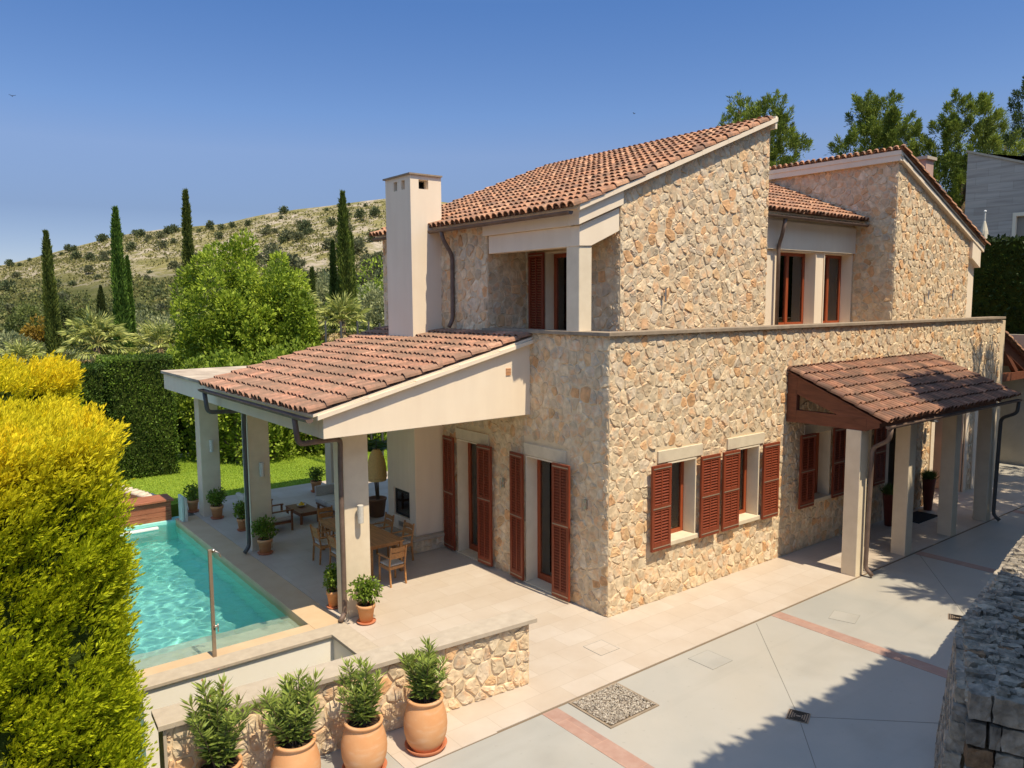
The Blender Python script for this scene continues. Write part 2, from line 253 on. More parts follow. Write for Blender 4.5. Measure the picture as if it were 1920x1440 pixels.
# ------------------------------------------------------------------ foliage
def leaf_obj(name, C, D, Ln, W, tint, m, parent=None, up=None, curl=0.):
    """C base points, D unit directions, Ln lengths, W widths, tint (n,3)"""
    n = len(C); D = D/np.linalg.norm(D, axis=1, keepdims=True)
    R = rng.normal(size=(n,3)) if up is None else np.tile(np.array(up, float), (n,1))+rng.normal(size=(n,3))*.4
    Sd = np.cross(D, R); Sd /= np.linalg.norm(Sd, axis=1, keepdims=True)+1e-9; Nn = np.cross(Sd, D)
    Ln = np.broadcast_to(np.asarray(Ln, float).reshape(-1,1), (n,1)); W = np.broadcast_to(np.asarray(W, float).reshape(-1,1), (n,1))
    V = np.empty((n,4,3)); V[:,0] = C; V[:,1] = C+D*Ln*.5+Sd*W*.5+Nn*Ln*curl; V[:,2] = C+D*Ln; V[:,3] = C+D*Ln*.5-Sd*W*.5+Nn*Ln*curl
    me = bpy.data.meshes.new(name); me.vertices.add(4*n); me.vertices.foreach_set('co', V.ravel())
    me.loops.add(4*n); me.loops.foreach_set('vertex_index', np.arange(4*n, dtype=np.int32)); me.polygons.add(n)
    me.polygons.foreach_set('loop_start', np.arange(0, 4*n, 4, dtype=np.int32)); me.update(calc_edges=True)
    ca = me.color_attributes.new('Col', 'FLOAT_COLOR', 'POINT'); c4 = np.ones((n,4,4)); c4[:,:,:3] = np.asarray(tint)[:,None,:]; ca.data.foreach_set('color', c4.ravel())
    me.materials.append(m); o = bpy.data.objects.new(name, me); COL.objects.link(o)
    if parent: o.parent = parent
    return o
def cols(n, a, b, t=None):
    t = rng.random(n) if t is None else t
    return np.array(a)[None]*(1-t[:,None])+np.array(b)[None]*t[:,None]
def crown_pts(n, c, r, clumps=30, cr=.35, fill=.75):
    """clumped leaf points in an ellipsoid crown"""
    c = np.array(c, float); r = np.array(r, float)
    d = rng.normal(size=(clumps,3)); d /= np.linalg.norm(d, axis=1, keepdims=True)
    K = d*(rng.random((clumps,1))**.4)*fill; kr = cr*(.6+rng.random(clumps)*.8)
    idx = rng.integers(0, clumps, n); e = rng.normal(size=(n,3)); e /= np.linalg.norm(e, axis=1, keepdims=True)
    rad = kr[idx][:,None]*(.55+.5*rng.random((n,1))**.6)
    P = K[idx]+e*rad
    return c+P*r, e*.8+np.array([0,0,.35])+rng.normal(size=(n,3))*.4, idx
def canopy(name, parent, n, c, r, clumps, cr, size, ca, cb, m=None, ratio=.5, fill=.75):
    P, D, idx = crown_pts(n, c, r, clumps, cr, fill)
    kc = rng.random(clumps); t = np.clip(kc[idx]*.6+rng.random(n)*.4, 0, 1)
    L = size*(.6+.8*rng.random(n))
    return leaf_obj(name, P, D, L, L*ratio, cols(n, ca, cb, t), m or LEAF, parent)
def trunk(parent, h, r, lean=(0,0), name='trunk', limbs=5, spread=1., z0=0):
    b = MB(); top = Vector((lean[0], lean[1], z0+h))
    b.tube([(0,0,z0-.2), (lean[0]*.3, lean[1]*.3, z0+h*.4), (lean[0]*.7, lean[1]*.7, z0+h*.75), top], [r*1.25, r, r*.75, r*.4], 8)
    for k in range(limbs):
        a = 2*PI*k/limbs+random.random(); q = Vector((lean[0]*.5, lean[1]*.5, z0+h*(.45+.4*random.random())))
        e = q+Vector((math.cos(a)*spread, math.sin(a)*spread, spread*.8)); b.tube([q, (q+e)/2+Vector((0,0,-.05*spread)), e], [r*.5, r*.35, r*.12], 6)
    return b.build(name, BARK, parent, smooth=True)
# ------------------------------------------------------------------ stones
def clip(poly, nx, nz, d):
    "keep points with nx*x+nz*z <= d"
    out = []
    for i in range(len(poly)):
        a = poly[i]; b = poly[(i+1) % len(poly)]; da = nx*a[0]+nz*a[1]-d; db = nx*b[0]+nz*b[1]-d
        if da <= 0: out.append(a)
        if (da < 0) != (db < 0) and da != db:
            t = da/(da-db); out.append((a[0]+(b[0]-a[0])*t, a[1]+(b[1]-a[1])*t))
    return out
def stones(mb, M, x0, x1, z0, top, holes=(), sx=.17, sz=.205, hh=(.006,.018), mi=1, gap=.005):
    "top: list of (nx,nz,d) half planes bounding the upper edge; holes (x0,x1,z0,z1)"
    zmax = max((d-nx*x)/nz for nx, nz, d in top for x in (x0, x1))
    nx_ = int((x1-x0)/sx)+3; nz_ = int((zmax-z0)/sz)+3; G = {}
    for j in range(-1, nz_):
        for i in range(-1, nx_):
            G[i,j] = (random.uniform(0,1)**2*.014*(sx/.225)**2, x0+(i+.5+.5*(j % 2)*.9+random.uniform(-.42,.42))*sx, z0+(j+.5+random.uniform(-.42,.42))*sz)
    N = 13; old = mb.M; mb.M = M
    for (i,j), (cw, cx, cz) in G.items():
        p = [(cx-sx*1.5,cz-sz*1.5),(cx+sx*1.5,cz-sz*1.5),(cx+sx*1.5,cz+sz*1.5),(cx-sx*1.5,cz+sz*1.5)]
        for di in (-2,-1,0,1,2):
            for dj in (-2,-1,0,1,2):
                q = G.get((i+di,j+dj))
                if q is None or (di == 0 and dj == 0): continue
                ax, az = q[1]-cx, q[2]-cz; p = clip(p, ax, az, (q[1]**2+q[2]**2-cx**2-cz**2+cw-q[0])/2)
                if len(p) < 3: break
            if len(p) < 3: break
        if len(p) < 3: continue
        for h in ((-1,0,-x0),(1,0,x1),(0,-1,-z0)): p = clip(p, *h)
        for h in top: p = clip(p, *h)
        if len(p) < 3: continue
        mx = sum(a[0] for a in p)/len(p); mz = sum(a[1] for a in p)/len(p); bad = False
        for (a0,a1,b0,b1) in holes:
            if a0 < mx < a1 and b0 < mz < b1: bad = True; break
            if max(a[0] for a in p) <= a0 or min(a[0] for a in p) >= a1 or max(a[1] for a in p) <= b0 or min(a[1] for a in p) >= b1: continue
            c = [(a0-mx,(1,0,a0)),(mx-a1,(-1,0,-a1)),(b0-mz,(0,1,b0)),(mz-b1,(0,-1,-b1))]
            p = clip(p, *max(c, key=lambda k: k[0])[1])
            if len(p) < 3: bad = True; break
        if bad or len(p) < 3: continue
        A = .5*abs(sum(p[k][0]*p[(k+1) % len(p)][1]-p[(k+1) % len(p)][0]*p[k][1] for k in range(len(p))))
        if A < .004: continue
        mx = sum(a[0] for a in p)/len(p); mz = sum(a[1] for a in p)/len(p)
        h = random.uniform(*hh); tx, tz = random.uniform(-.12,.12), random.uniform(-.14,.14)
        rs = []; ph = random.random()*6
        for k in range(N):
            th = 2*PI*(k+.5*math.sin(ph+k))/N; c, s = math.cos(th), math.sin(th); r = 9
            for q in range(len(p)):
                a = p[q]; b = p[(q+1) % len(p)]; ex, ez = b[0]-a[0], b[1]-a[1]; den = c*ez-s*ex
                if abs(den) > 1e-9:
                    t = ((a[0]-mx)*ez-(a[1]-mz)*ex)/den
                    if t > 0: r = min(r, t)
            rs.append((c, s, max(r-gap-random.random()*.007, .02)))
        mr = sum(x[2] for x in rs)/N
        vs = []
        for sc, d in ((1.03,-.004),(.985,.4),(.9,.85),(.55,1.)):
            for c, s, r in rs:
                rr = min(r, mr*1.5)*sc
                if sc > .5 and sc < .95: rr *= random.uniform(.93,1.04)
                X = rr*c; Z = rr*s; y = h*d+(random.uniform(-.003,.003) if d > .2 else 0) if d > 0 else d
                if d > .6: y += (X*tx+Z*tz)+random.uniform(-.006,.006); y = max(y, h*.5)
                vs.append((mx+X, -y, mz+Z))
        vs.append((mx, -h*random.uniform(.95,1.15), mz)); n = N
        fs = [(r*n+k, r*n+(k+1) % n, (r+1)*n+(k+1) % n, (r+1)*n+k) for r in range(3) for k in range(n)]+[(3*n+k, 3*n+(k+1) % n, 4*n) for k in range(n)]
        mb.add(vs, fs, mi)
    mb.M = old
def panel(mb, M, x0, x1, z0, zt, holes=(), t=.3, mi=0):
    "flat wall slab; zt(x) linear upper edge; holes (x0,x1,z0,z1)"
    old = mb.M; mb.M = M; xs = sorted({x0, x1, *[h[0] for h in holes], *[h[1] for h in holes]})
    for a, b in zip(xs, xs[1:]):
        m = (a+b)/2; hs = sorted([h for h in holes if h[0] < m < h[1]], key=lambda h: h[2]); z = z0
        for h in hs:
            if h[2] > z: mb.prism([(a,z),(b,z),(b,h[2]),(a,h[2])], 0, t, 'y', mi)
            z = h[3]
        mb.prism([(a,z),(b,z),(b,zt(b)),(a,zt(a))], 0, t, 'y', mi)
    mb.M = old
def frameW(x, y=0.): return Matrix(((0,1,0,x),(-1,0,0,y),(0,0,1,0),(0,0,0,1)))   # wall facing -x, local X = -y
def frameS(y, x=0.): return Matrix(((1,0,0,x),(0,1,0,y),(0,0,1,0),(0,0,0,1)))
def rock(mb, c, s, n=5, mi=0, rot=0, amp=.12):
    "rounded noisy block: centre c, half sizes s"
    vs = []; idx = {}; fs = []
    def vid(i,j,k):
        if (i,j,k) not in idx:
            p = Vector((2*i/n-1, 2*j/n-1, 2*k/n-1)); q = p.normalized()*1.0; m = max(abs(p.x),abs(p.y),abs(p.z)); p = p*.86+q*.17*m
            p = Vector((p.x*s[0], p.y*s[1], p.z*s[2]))+Vector([random.uniform(-1,1)*amp*min(s) for _ in range(3)])
            idx[i,j,k] = len(vs); cr, sr = math.cos(rot), math.sin(rot); vs.append((c[0]+p.x*cr-p.y*sr, c[1]+p.x*sr+p.y*cr, c[2]+p.z))
        return idx[i,j,k]
    for a in range(n):
        for b in range(n):
            fs += [(vid(a,b,0),vid(a,b+1,0),vid(a+1,b+1,0),vid(a+1,b,0)),(vid(a,b,n),vid(a+1,b,n),vid(a+1,b+1,n),vid(a,b+1,n)),
                   (vid(a,0,b),vid(a+1,0,b),vid(a+1,0,b+1),vid(a,0,b+1)),(vid(a,n,b),vid(a,n,b+1),vid(a+1,n,b+1),vid(a+1,n,b)),
                   (vid(0,a,b),vid(0,a,b+1),vid(0,a+1,b+1),vid(0,a+1,b)),(vid(n,a,b),vid(n,a+1,b),vid(n,a+1,b+1),vid(n,a,b+1))]
    mb.add(vs, fs, mi)
# ------------------------------------------------------------------ roof tiles
def tiles(mb, O, U, Sl, width, length, pitch=.165, course=.345, mi=0, skip=None):
    O = Vector(O); U = Vector(U).normalized(); Sl = Vector(Sl).normalized(); Nn = U.cross(Sl).normalized()
    if Nn.z < 0: Nn = -Nn
    nc = int(round(width/pitch)); nr = int(math.ceil(length/course)); p = width/nc
    for r in range(nr):
        for c in range(nc+1):
            for kind in (0, 1):
                if kind == 1 and c == nc: continue
                if skip and skip(c*p, r*course): continue
                jx = random.uniform(-.005,.005); jr = random.uniform(-.008,.008); off = course*.5*kind*(r > 0); s0 = r*course-off-.03+random.uniform(-.018,.018); s1 = min(r*course+course+.03-off*(r < nr-1), length)
                if kind == 0: cx = c*p; ra, rb = p*.47, p*.38; base = .032
                else: cx = (c+.5)*p; ra, rb = p*.36, p*.42; base = .035; s0 += .012
                K = 6; vs = []
                for (s, R, lift, jj) in ((s0, ra, .022, jx), (s1, rb, 0, jx+jr)):
                    for k in range(K+1):
                        a = PI*k/K; du = math.cos(a)*R; dn = math.sin(a)*R
                        if kind: dn = -dn*.75+R*.35
                        vs.append(O+U*(cx+du+jj)+Sl*s+Nn*(base+dn*(1.12 if not kind else 1.1)+lift*1.3))
                for k in range(K+1):
                    a = PI*k/K; R = ra-.014; du = math.cos(a)*R; dn = math.sin(a)*R
                    if kind: dn = -dn*.75+R*.35
                    vs.append(O+U*(cx+du+jx)+Sl*(s0+.002)+Nn*(base+dn*(1.12 if not kind else 1.1)+.0286))
                n = K+1
                fs = [(k, k+1, n+k+1, n+k) for k in range(K)]
                if not kind: fs += [(2*n+k, 2*n+k+1, k+1, k) for k in range(K)]
                mb.add(vs, fs, mi)
# =================================================================== TERRAIN
def hill_top(px):   # ridge line of the hill in the photo
    return np.interp(px, [-900,-300,0,50,150,240,330,430,500,560,620,700,760,900,1100,1300,2400], [560,530,497,487,462,440,428,421,405,396,390,380,374,392,420,430,430])
def terrain():
    rows = [0,12,25,50,80,120,165,215,260,300,335,365,392,415,440,520,700,1200,3000]
    nu = 170; pxs = np.linspace(-1500, 3300, nu); V = []; col = []
    for ri, r in enumerate(rows):
        for px in pxs:
            d = fw+r2*(px-960)/F; d = np.array([d[0], d[1]]); x, y = CAM[0]+d[0]*r, CAM[1]+d[1]*r
            zt = CAM[2]+(567-hill_top(px))/F*415*1.0
            if r <= 80: z = -1.75
            elif r <= 415:
                t = (r-80)/335; z = -1.75+(zt+1.75)*(t**1.55)
                z += (math.sin(px*.031+r*.05)+math.sin(px*.013-r*.021)*1.3)*1.6*math.sin(PI*min(t,1)) if r < 415 else 0
            else: z = zt-(r-415)*.25
            V.append((x, y, max(z, -300)))
    n = nu; fs = [(i*n+k, i*n+k+1, (i+1)*n+k+1, (i+1)*n+k) for i in range(len(rows)-1) for k in range(nu-1)]
    b = MB(); b.v = V; b.f = fs; b.m = [0]*len(fs)
    def fx(t, N, L, bs, tc, src):
        def noise(s, d=6, ro=.6):
            z = N.new('ShaderNodeTexNoise'); z.inputs['Scale'].default_value = s; z.inputs['Detail'].default_value = d; z.inputs['Roughness'].default_value = ro; L.new(tc.outputs['Object'], z.inputs[0]); return z.outputs[0]
        def mixc(f, a, c):
            mx = N.new('ShaderNodeMix'); mx.data_type = 'RGBA'; L.new(f, mx.inputs[0])
            for s, v in ((6,a),(7,c)):
                if isinstance(v, tuple): mx.inputs[s].default_value = (*v,1)
                else: L.new(v, mx.inputs[s])
            return mx.outputs[2]
        def rng_(f, lo, hi):
            mr = N.new('ShaderNodeMapRange'); mr.inputs[1].default_value = lo; mr.inputs[2].default_value = hi; L.new(f, mr.inputs[0]); return mr.outputs[0]
        g = mixc(rng_(noise(.06),.35,.65), (.27,.235,.09), (.18,.165,.06))
        g = mixc(rng_(noise(.35,8,.75),.56,.62), g, (.07,.085,.03))
        rk = rng_(noise(.10,12,.88),.485,.54)
        big = rng_(noise(.02,3),.34,.46); mm = N.new('ShaderNodeMath'); mm.operation = 'MULTIPLY'; L.new(rk, mm.inputs[0]); L.new(big, mm.inputs[1])
        rc = mixc(rng_(noise(.8,6,.8),.4,.6), (.52,.44,.34), (.36,.30,.23)); g2 = mixc(mm.outputs[0], g, rc)
        # lower slopes are scrub, not rock
        sp = N.new('ShaderNodeSeparateXYZ'); L.new(tc.outputs['Object'], sp.inputs[0]); ad = N.new('ShaderNodeMath'); ad.operation = 'MULTIPLY_ADD'; ad.inputs[1].default_value = 22; L.new(noise(.03,4), ad.inputs[0]); L.new(sp.outputs[2], ad.inputs[2])
        out = mixc(rng_(ad.outputs[0], 19, 30), (.085,.09,.03), g2); L.new(out, bs.inputs['Base Color'])
    m = mat('hill_ground', (.2,.2,.08), .98, .05, bump=(.25,1,2.5), extra=fx)
    o = b.build('terrain', m, smooth=True); tag(o, kind='structure')
terrain()
# =================================================================== PAVING, DRIVE, POOL
def struct(name, b, m, **k): return tag(b.build(name, m, **k), kind='structure')
b = MB(); b.box(-3.40,16.2,-1.55,12.0,-1.7,.008); b.box(-4.62,-3.40,-1.57,-.60,-1.7,.008); struct('terrace_paving', b, TRAV)
b = MB(); b.box(-7.3,45,-30,-1.575,-1.7,0); b.box(-7.3,-4.62,-1.575,-.40,-1.7,0); b.box(16.2,45,-1.575,9,-1.7,0); struct('driveway', b, DRIVE)
b = MB()
for x in (-2.72, 2.13, 7.05, 12.0, 17.0): b.box(x, x+.25, -14, -1.585, -.02, .004)
struct('red_stone_strip', b, REDST)
b = MB()
C0 = (-.29,-3.58)
for p in ((1.68,-1.62),(-2.46,-5.5),(2.12,-5.9)): b.beam((*C0,.0),(*p,.0),.009,.005)
b.beam((4.6,-3.5,0),(7.04,-1.7,0),.009,.005)
struct('driveway_joint', b, mat('joint_filler', (.24,.23,.2), .9))
b = MB(); b.box(-20,20,-1.585,-1.553,-.05,.0015); struct('paving_edge_gap', b, mat('edge_gap', (.2,.15,.1), .95))
# gravel bed set in the drive
g = thing('gravel_bed', 'square bed of small gravel set in the grey driveway', 'gravel bed', (-1.86,-1.96,0))
b = MB(); b.box(-.4,.4,-.36,.34,-.01,.008); b.build('bed_floor', EARTH, g)
b = MB()
for x0,x1,y0,y1 in ((-.43,-.4,-.39,.37),(.4,.43,-.39,.37),(-.4,.4,-.39,-.36),(-.4,.4,.34,.37)): b.box(x0,x1,y0,y1,-.02,.014)
b.build('edging', COPED, g)
b = MB()
for k in range(3800):
    x, y = random.uniform(-.39,.39), random.uniform(-.35,.33); r = random.uniform(.006,.013); z = .012+random.random()*.012
    vs = [(x+r*random.uniform(.7,1.3),y,z),(x-r,y+r*.3,z),(x,y+r*random.uniform(.7,1.2),z),(x+.2*r,y-r,z),(x,y,z+r*.8),(x,y,z-r)]
    b.add(vs, [(0,2,4),(2,1,4),(1,3,4),(3,0,4),(2,0,5),(1,2,5),(3,1,5),(0,3,5)])
o = b.build('gravel', GRAVELM, g); tag(o, kind='stuff')
def drain(loc, label, rz):
    d = thing('drain_cover', label, 'drain cover', loc, rz, 'square drain covers in the driveway')
    b = MB(); b.box(-.13,.13,-.13,.13,-.01,.006); b.build('frame', BRONZE, d)
    b = MB()
    for k in range(4):
        q = .11-.026*k; cs = [(-q,-q,.009),(q,-q,.009),(q,q,.009),(-q,q,.009)]
        for i in range(4): b.beam(cs[i], cs[(i+1)%4], .009, .006)
    b.build('grate', BLACK, d)
drain((-.29,-3.58,0), 'square metal drain cover where the joints cross, on the shadow edge', .4)
drain((4.36,-3.5,0), 'square metal drain cover beside the dry stone wall', .4)
def cover(loc, rz, label, m, sz=.19):
    d = thing('inspection_cover', label, 'manhole cover', loc, rz)
    b = MB()
    for x0,x1,y0,y1 in ((-sz,sz,-sz,-sz+.005),(-sz,sz,sz-.008,sz),(-sz,-sz+.005,-sz+.008,sz-.008),(sz-.008,sz,-sz+.008,sz-.008)): b.box(x0,x1,y0,y1,-.01,.005)
    b.build('frame', mat('cover_rim', (.33,.31,.27), .7), d); b = MB(); b.box(-sz+.008,sz-.008,-sz+.008,sz-.008,-.01,.004); b.build('infill', m, d)
cover((-.85,-.72,.008), 0, 'paving-filled square inspection cover near the villa corner', TRAV)
cover((.1,-1.95,0), 0, 'flush square inspection cover in the drive near the paving edge', DRIVE, .22)
cover((3.0,-2.35,0), .3, 'faint square inspection cover in the drive before the porch', DRIVE, .2)
# pool
b = MB()
PX0, PX1, PY0, PY1 = -8.4, -3.86, 2.76, 10.55
b.box(PX0,PX1,PY0,PY1,-1.75,-1.45); b.box(PX0-.3,PX0,PY0-.3,PY1+.3,-1.75,-.02); b.box(PX1,PX1+.3,PY0-.3,PY1+.3,-1.75,-.012)
b.box(PX0,PX1,PY0-.25,PY0,-1.75,-.012); b.box(PX0,PX1,PY1,PY1+.3,-1.75,-.02)
b.box(PX0,PX1,PY0,3.70,-1.45,-.24,1)
POOLM = mat('pool_plaster', (.36,.80,.73), .6, .3, noise=1.3, col2=(.32,.76,.70), bump=(20,.15,.01))
struct('pool_basin', b, [POOLM, mat('pool_shelf_plaster', (.75,.72,.58), .6, .3, noise=2, col2=(.7,.68,.55))])
b = MB()
nx, ny = 210, 360
xs = np.linspace(PX0+.002, PX1-.002, nx); ys = np.linspace(PY0+.002, PY1-.002, ny)
X, Y = np.meshgrid(xs, ys); Z = np.full_like(X, -.085)
for k in range(34):
    a = rng.random()*2*PI; lam = .17+.5*rng.random()**1.5; ph = rng.random()*6; kx, ky = math.cos(a)*2*PI/lam, math.sin(a)*2*PI/lam
    Z += .0019*lam*np.sin(kx*X+ky*Y+ph)
n0 = nx*ny
vs = np.stack([X.ravel(), Y.ravel(), Z.ravel()], 1).tolist()
b.v = [tuple(v) for v in vs]; b.f = [(j*nx+i, j*nx+i+1, (j+1)*nx+i+1, (j+1)*nx+i) for j in range(ny-1) for i in range(nx-1)]; b.m = [0]*len(b.f)
wm = bpy.data.materials.new('pool_water'); wm.use_nodes = True; t = wm.node_tree; N = t.nodes; L = t.links; N.clear()
o_ = N.new('ShaderNodeOutputMaterial'); tr = N.new('ShaderNodeBsdfTransparent'); tr.inputs[0].default_value = (.97,1,.99,1); gl = N.new('ShaderNodeBsdfGlossy'); gl.inputs['Roughness'].default_value = .06
fr = N.new('ShaderNodeFresnel'); fr.inputs[0].default_value = 1.33; tc = N.new('ShaderNodeTexCoord'); nz = N.new('ShaderNodeTexNoise'); nz.inputs['Scale'].default_value = 9; nz.inputs['Detail'].default_value = 3; L.new(tc.outputs['Object'], nz.inputs[0])
bm = N.new('ShaderNodeBump'); bm.inputs['Strength'].default_value = .5; bm.inputs['Distance'].default_value = .02; L.new(nz.outputs[0], bm.inputs['Height']); L.new(bm.outputs[0], gl.inputs['Normal']); L.new(bm.outputs[0], fr.inputs['Normal'])
rf = N.new('ShaderNodeBsdfRefraction'); rf.inputs['IOR'].default_value = 1.33; rf.inputs['Roughness'].default_value = 0; rf.inputs[0].default_value = (.88,1,.985,1)
WMIX = 0.3
m0 = N.new('ShaderNodeMixShader'); m0.inputs[0].default_value = WMIX; L.new(rf.outputs[0], m0.inputs[1]); L.new(tr.outputs[0], m0.inputs[2])
mx = N.new('ShaderNodeMixShader'); L.new(fr.outputs[0], mx.inputs[0]); L.new(m0.outputs[0], mx.inputs[1]); L.new(gl.outputs[0], mx.inputs[2]); L.new(mx.outputs[0], o_.inputs[0])
va = N.new('ShaderNodeVolumeAbsorption'); va.inputs[0].default_value = (.0,.86,.84,1); va.inputs[1].default_value = .36
wobj = struct('pool_water', b, wm, smooth=True); wobj.cycles.is_caustics_caster = True; bpy.data.objects['pool_basin'].cycles.is_caustics_receiver = True; ld.cycles.is_caustics_light = True
b = MB(); b.box(PX1-.02,-3.40,2.5,10.6,-.3,.006); b.box(-8.7,PX1-.02,2.5,2.80,-.3,.006); b.box(-8.7,PX0,2.8,10.6,-.3,.006); struct('pool_coping', b, SAND, bevel=.008)
# white retaining wall of the pool, with limestone coping
rw = thing('retaining_wall', 'white rendered retaining wall below the pool with limestone coping', 'wall', (-5,2.3,0))
b = MB(); b.M = Matrix.Translation((5,-2.3,0)); b.box(-6.46,-3.74,2.2,2.48,-1.75,-.02); b.box(-3.74,-3.40,-.55,2.48,-1.75,-.02); b.build('wall_body', WHITEST, rw)
b = MB(); b.M = Matrix.Translation((5,-2.3,0)); b.prism([(-6.53,2.16),(-3.78,2.16),(-3.78,-.56),(-3.42,-.56),(-3.42,2.50),(-6.53,2.50)], -.02, .03, 'z'); b.build('coping', COPE, rw, bevel=.006)
# planter wall
pw = thing('planter_wall', 'low rubble stone wall with limestone coping behind the oleander pots', 'wall', (-2.33,-.92,0), math.radians(176.2-180))
ang = math.radians(176.2-180)
b = MB(); b.box(-4.5,-.03,.03,.3,-1.7,.86); stones(b, frameS(.03), -4.5, -.03, 0, [(0,1,.86)], sx=.20, sz=.17, hh=(.012,.03), gap=.009); b.box(-4.53,-4.5,0,.3,-1.7,.86,2)
b.build('wall_body', [MORTAR, STONE, COPE], pw)
b = MB(); b.box(-4.58,.06,-.04,.34,.86,.92); b.build('coping', COPE, pw, bevel=.006)
# lawn and beds
b = MB(); b.box(-14,22,12.02,19,-1.7,.0); struct('lawn', b, GRASSM)
n = 60000; C = np.stack([rng.uniform(-4.3,4.5,n), rng.uniform(12.05,18.4,n), np.zeros(n)], 1)
D = rng.normal(size=(n,3))*.5+np.array([0,0,1.]); tt = .5+.5*np.sin(C[:,0]*1.3+C[:,1]*.8)*.5+rng.normal(size=n)*.2
tag(leaf_obj('grass', C, D, rng.uniform(.03,.07,n), .014, cols(n, (.24,.36,.035), (.44,.54,.06), np.clip(tt,0,1)), LEAF), 'short green mown grass on the lawn behind the terrace', 'grass', kind='stuff')
b = MB()
for k in range(46):
    t = k/45; rock(b, (-3.3+7*t, 18.35+.12*math.sin(t*9), .03), (.09,.07,.06), 3, rot=random.random()*3)
tag(b.build('edging_stones', mat('pale_rock', (.62,.52,.4), .95, noise=9)), 'pale stones edging the far side of the lawn', 'edging stones', kind='stuff')
# mulch bed with stones and timber planter box at the end of the pool
mbd = thing('flower_bed', 'bark mulch bed edged with pale stones beside the timber box', 'flower bed', (-5.4,12.6,0))
b = MB(); b.prism([(-3,-1.6),(1.35,-1.6),(1.05,.2),(.55,1.6),(-3,2.2)], -1.5, .28, 'z'); b.build('mulch', MULCH, mbd)
b = MB()
for k in range(11):
    t = k/10; rock(b, (1.45-.75*t, -1.2+3.0*t, .22), (.13,.12,.12), 4, rot=random.random()*3)
b.build('border_stones', mat('border_rock', (.7,.58,.44), .95, noise=7), mbd, smooth=True)
pb = thing('timber_box', 'reddish timber box bench at the far end of the pool', 'pool box', (-4.6,10.95,0))
b = MB()
for k in range(4): b.box(-4,.62,-.3,-.262,.0+.112*k-.02,.103+.112*k-.02)
for k in range(4): b.box(.62,.66,-.3,.25,.0+.112*k-.02,.103+.112*k-.02)
b.box(-3.98,.6,-.255,.2,-.3,.4); b.build('boards', IPE, pb)
b = MB(); b.box(-4,.72,-.36,.3,.44,.49); b.build('lid', IPE, pb, bevel=.006)
gp = thing('glass_upright', 'pale glass upright panel at the far corner of the pool', 'glass panel', (-3.8,10.3,0))
b = MB(); b.box(-.03,.03,-.14,.14,0,.62); b.build('glass', mat('frosted_glass', (.55,.68,.62), .25, .5), gp, bevel=.01)
b = MB(); b.box(.04,.1,-.16,.12,0,.55); b.build('steel_upright', LAMPG, gp, bevel=.006)
sl = thing('pool_cover_slat', 'white roller cover slat lying across the far end of the pool', 'pool cover', (-5.2,10.2,-.06))
b = MB(); b.box(-2.6,.85,-.06,.06,-.01,.04); b.build('slat', mat('white_pvc', (.8,.82,.8), .3), sl, bevel=.01)
# shower post
sp = thing('pool_shower', 'slim bronze pool shower post on the near pool coping', 'pool shower', (-5.41,2.56,0))
b = MB(); b.box(-.025,.025,-.02,.02,0,1.6); b.build('post', BRONZE, sp, bevel=.004)
b = MB(); b.tube([(.02,0,1.55),(.08,-.01,1.56),(.12,-.02,1.53),(.14,-.03,1.47)], .014, 8); b.tube([(.02,0,1.57),(.07,-.02,1.585)], .022, 8); b.build('shower_head', STEEL, sp, smooth=True)
b = MB(); b.tube([(0,-.03,.47),(.05,-.04,.47)], .018, 8); b.tube([(.055,-.04,.5),(.055,-.04,.38)], .009, 6); b.build('tap', STEEL, sp, smooth=True)
# =================================================================== VILLA
V = thing('villa', 'two-storey rubble stone villa with terracotta tiled roofs and red shutters', 'house', (0,0,0))
FW = frameW(0); FS = frameS(0)
# openings, in each wall's local x
DOORS = [(-4.26,-3.28),(-2.06,-1.06)]                  # west wall, local x=-y
b = MB(); H1 = [(a,c,0,2.36) for a, c in DOORS]
panel(b, FW, -7.2, 0, 0, lambda x: 4.54 if x > -3.2001 else 4.54, H1)
stones(b, FW, -7.2, 0, 0, [(0,1,4.54)], H1+[(-4.31,-3.16,2.34,2.6),(-2.12,-.97,2.34,2.6)])
b.build('west_wall', [MORTAR, STONE], V)
WIN = [(1.38,2.12,1.0,2.37),(3.27,3.98,1.0,2.37),(5.75,6.5,1.0,2.4),(7.5,8.2,1.0,2.4)]
DOOR2 = (9.0,10.1,0,2.45); GAR = (11.3,13.1,0,2.9)
b = MB(); H2 = WIN+[DOOR2, GAR]
panel(b, FS, 0.3, 15.08, 0, lambda x: 4.54, H2)
stones(b, FS, 0, 15.08, 0, [(0,1,4.54)], H2+[(1.12,2.3,2.36,2.6),(2.99,4.14,2.36,2.6),(8.86,10.3,0,2.6),(11.12,13.28,0,3.05),(1.25,2.25,.9,1.01),(3.15,4.1,.9,1.01)])
b.box(15.08,15.38,0.001,6,0,4.5)
b.build('south_wall', [MORTAR, STONE], V)
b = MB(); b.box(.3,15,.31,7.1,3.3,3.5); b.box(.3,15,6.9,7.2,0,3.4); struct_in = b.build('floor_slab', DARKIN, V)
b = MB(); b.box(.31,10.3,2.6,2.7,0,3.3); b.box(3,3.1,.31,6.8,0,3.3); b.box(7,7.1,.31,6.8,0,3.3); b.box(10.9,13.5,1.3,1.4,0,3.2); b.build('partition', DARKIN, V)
# parapet coping
b = MB(); b.box(-.07,15.2,-.07,.3,4.54,4.60); b.box(-.07,.28,.3,3.3,4.54,4.60); b.build('parapet_coping', COPED, V, bevel=.006)
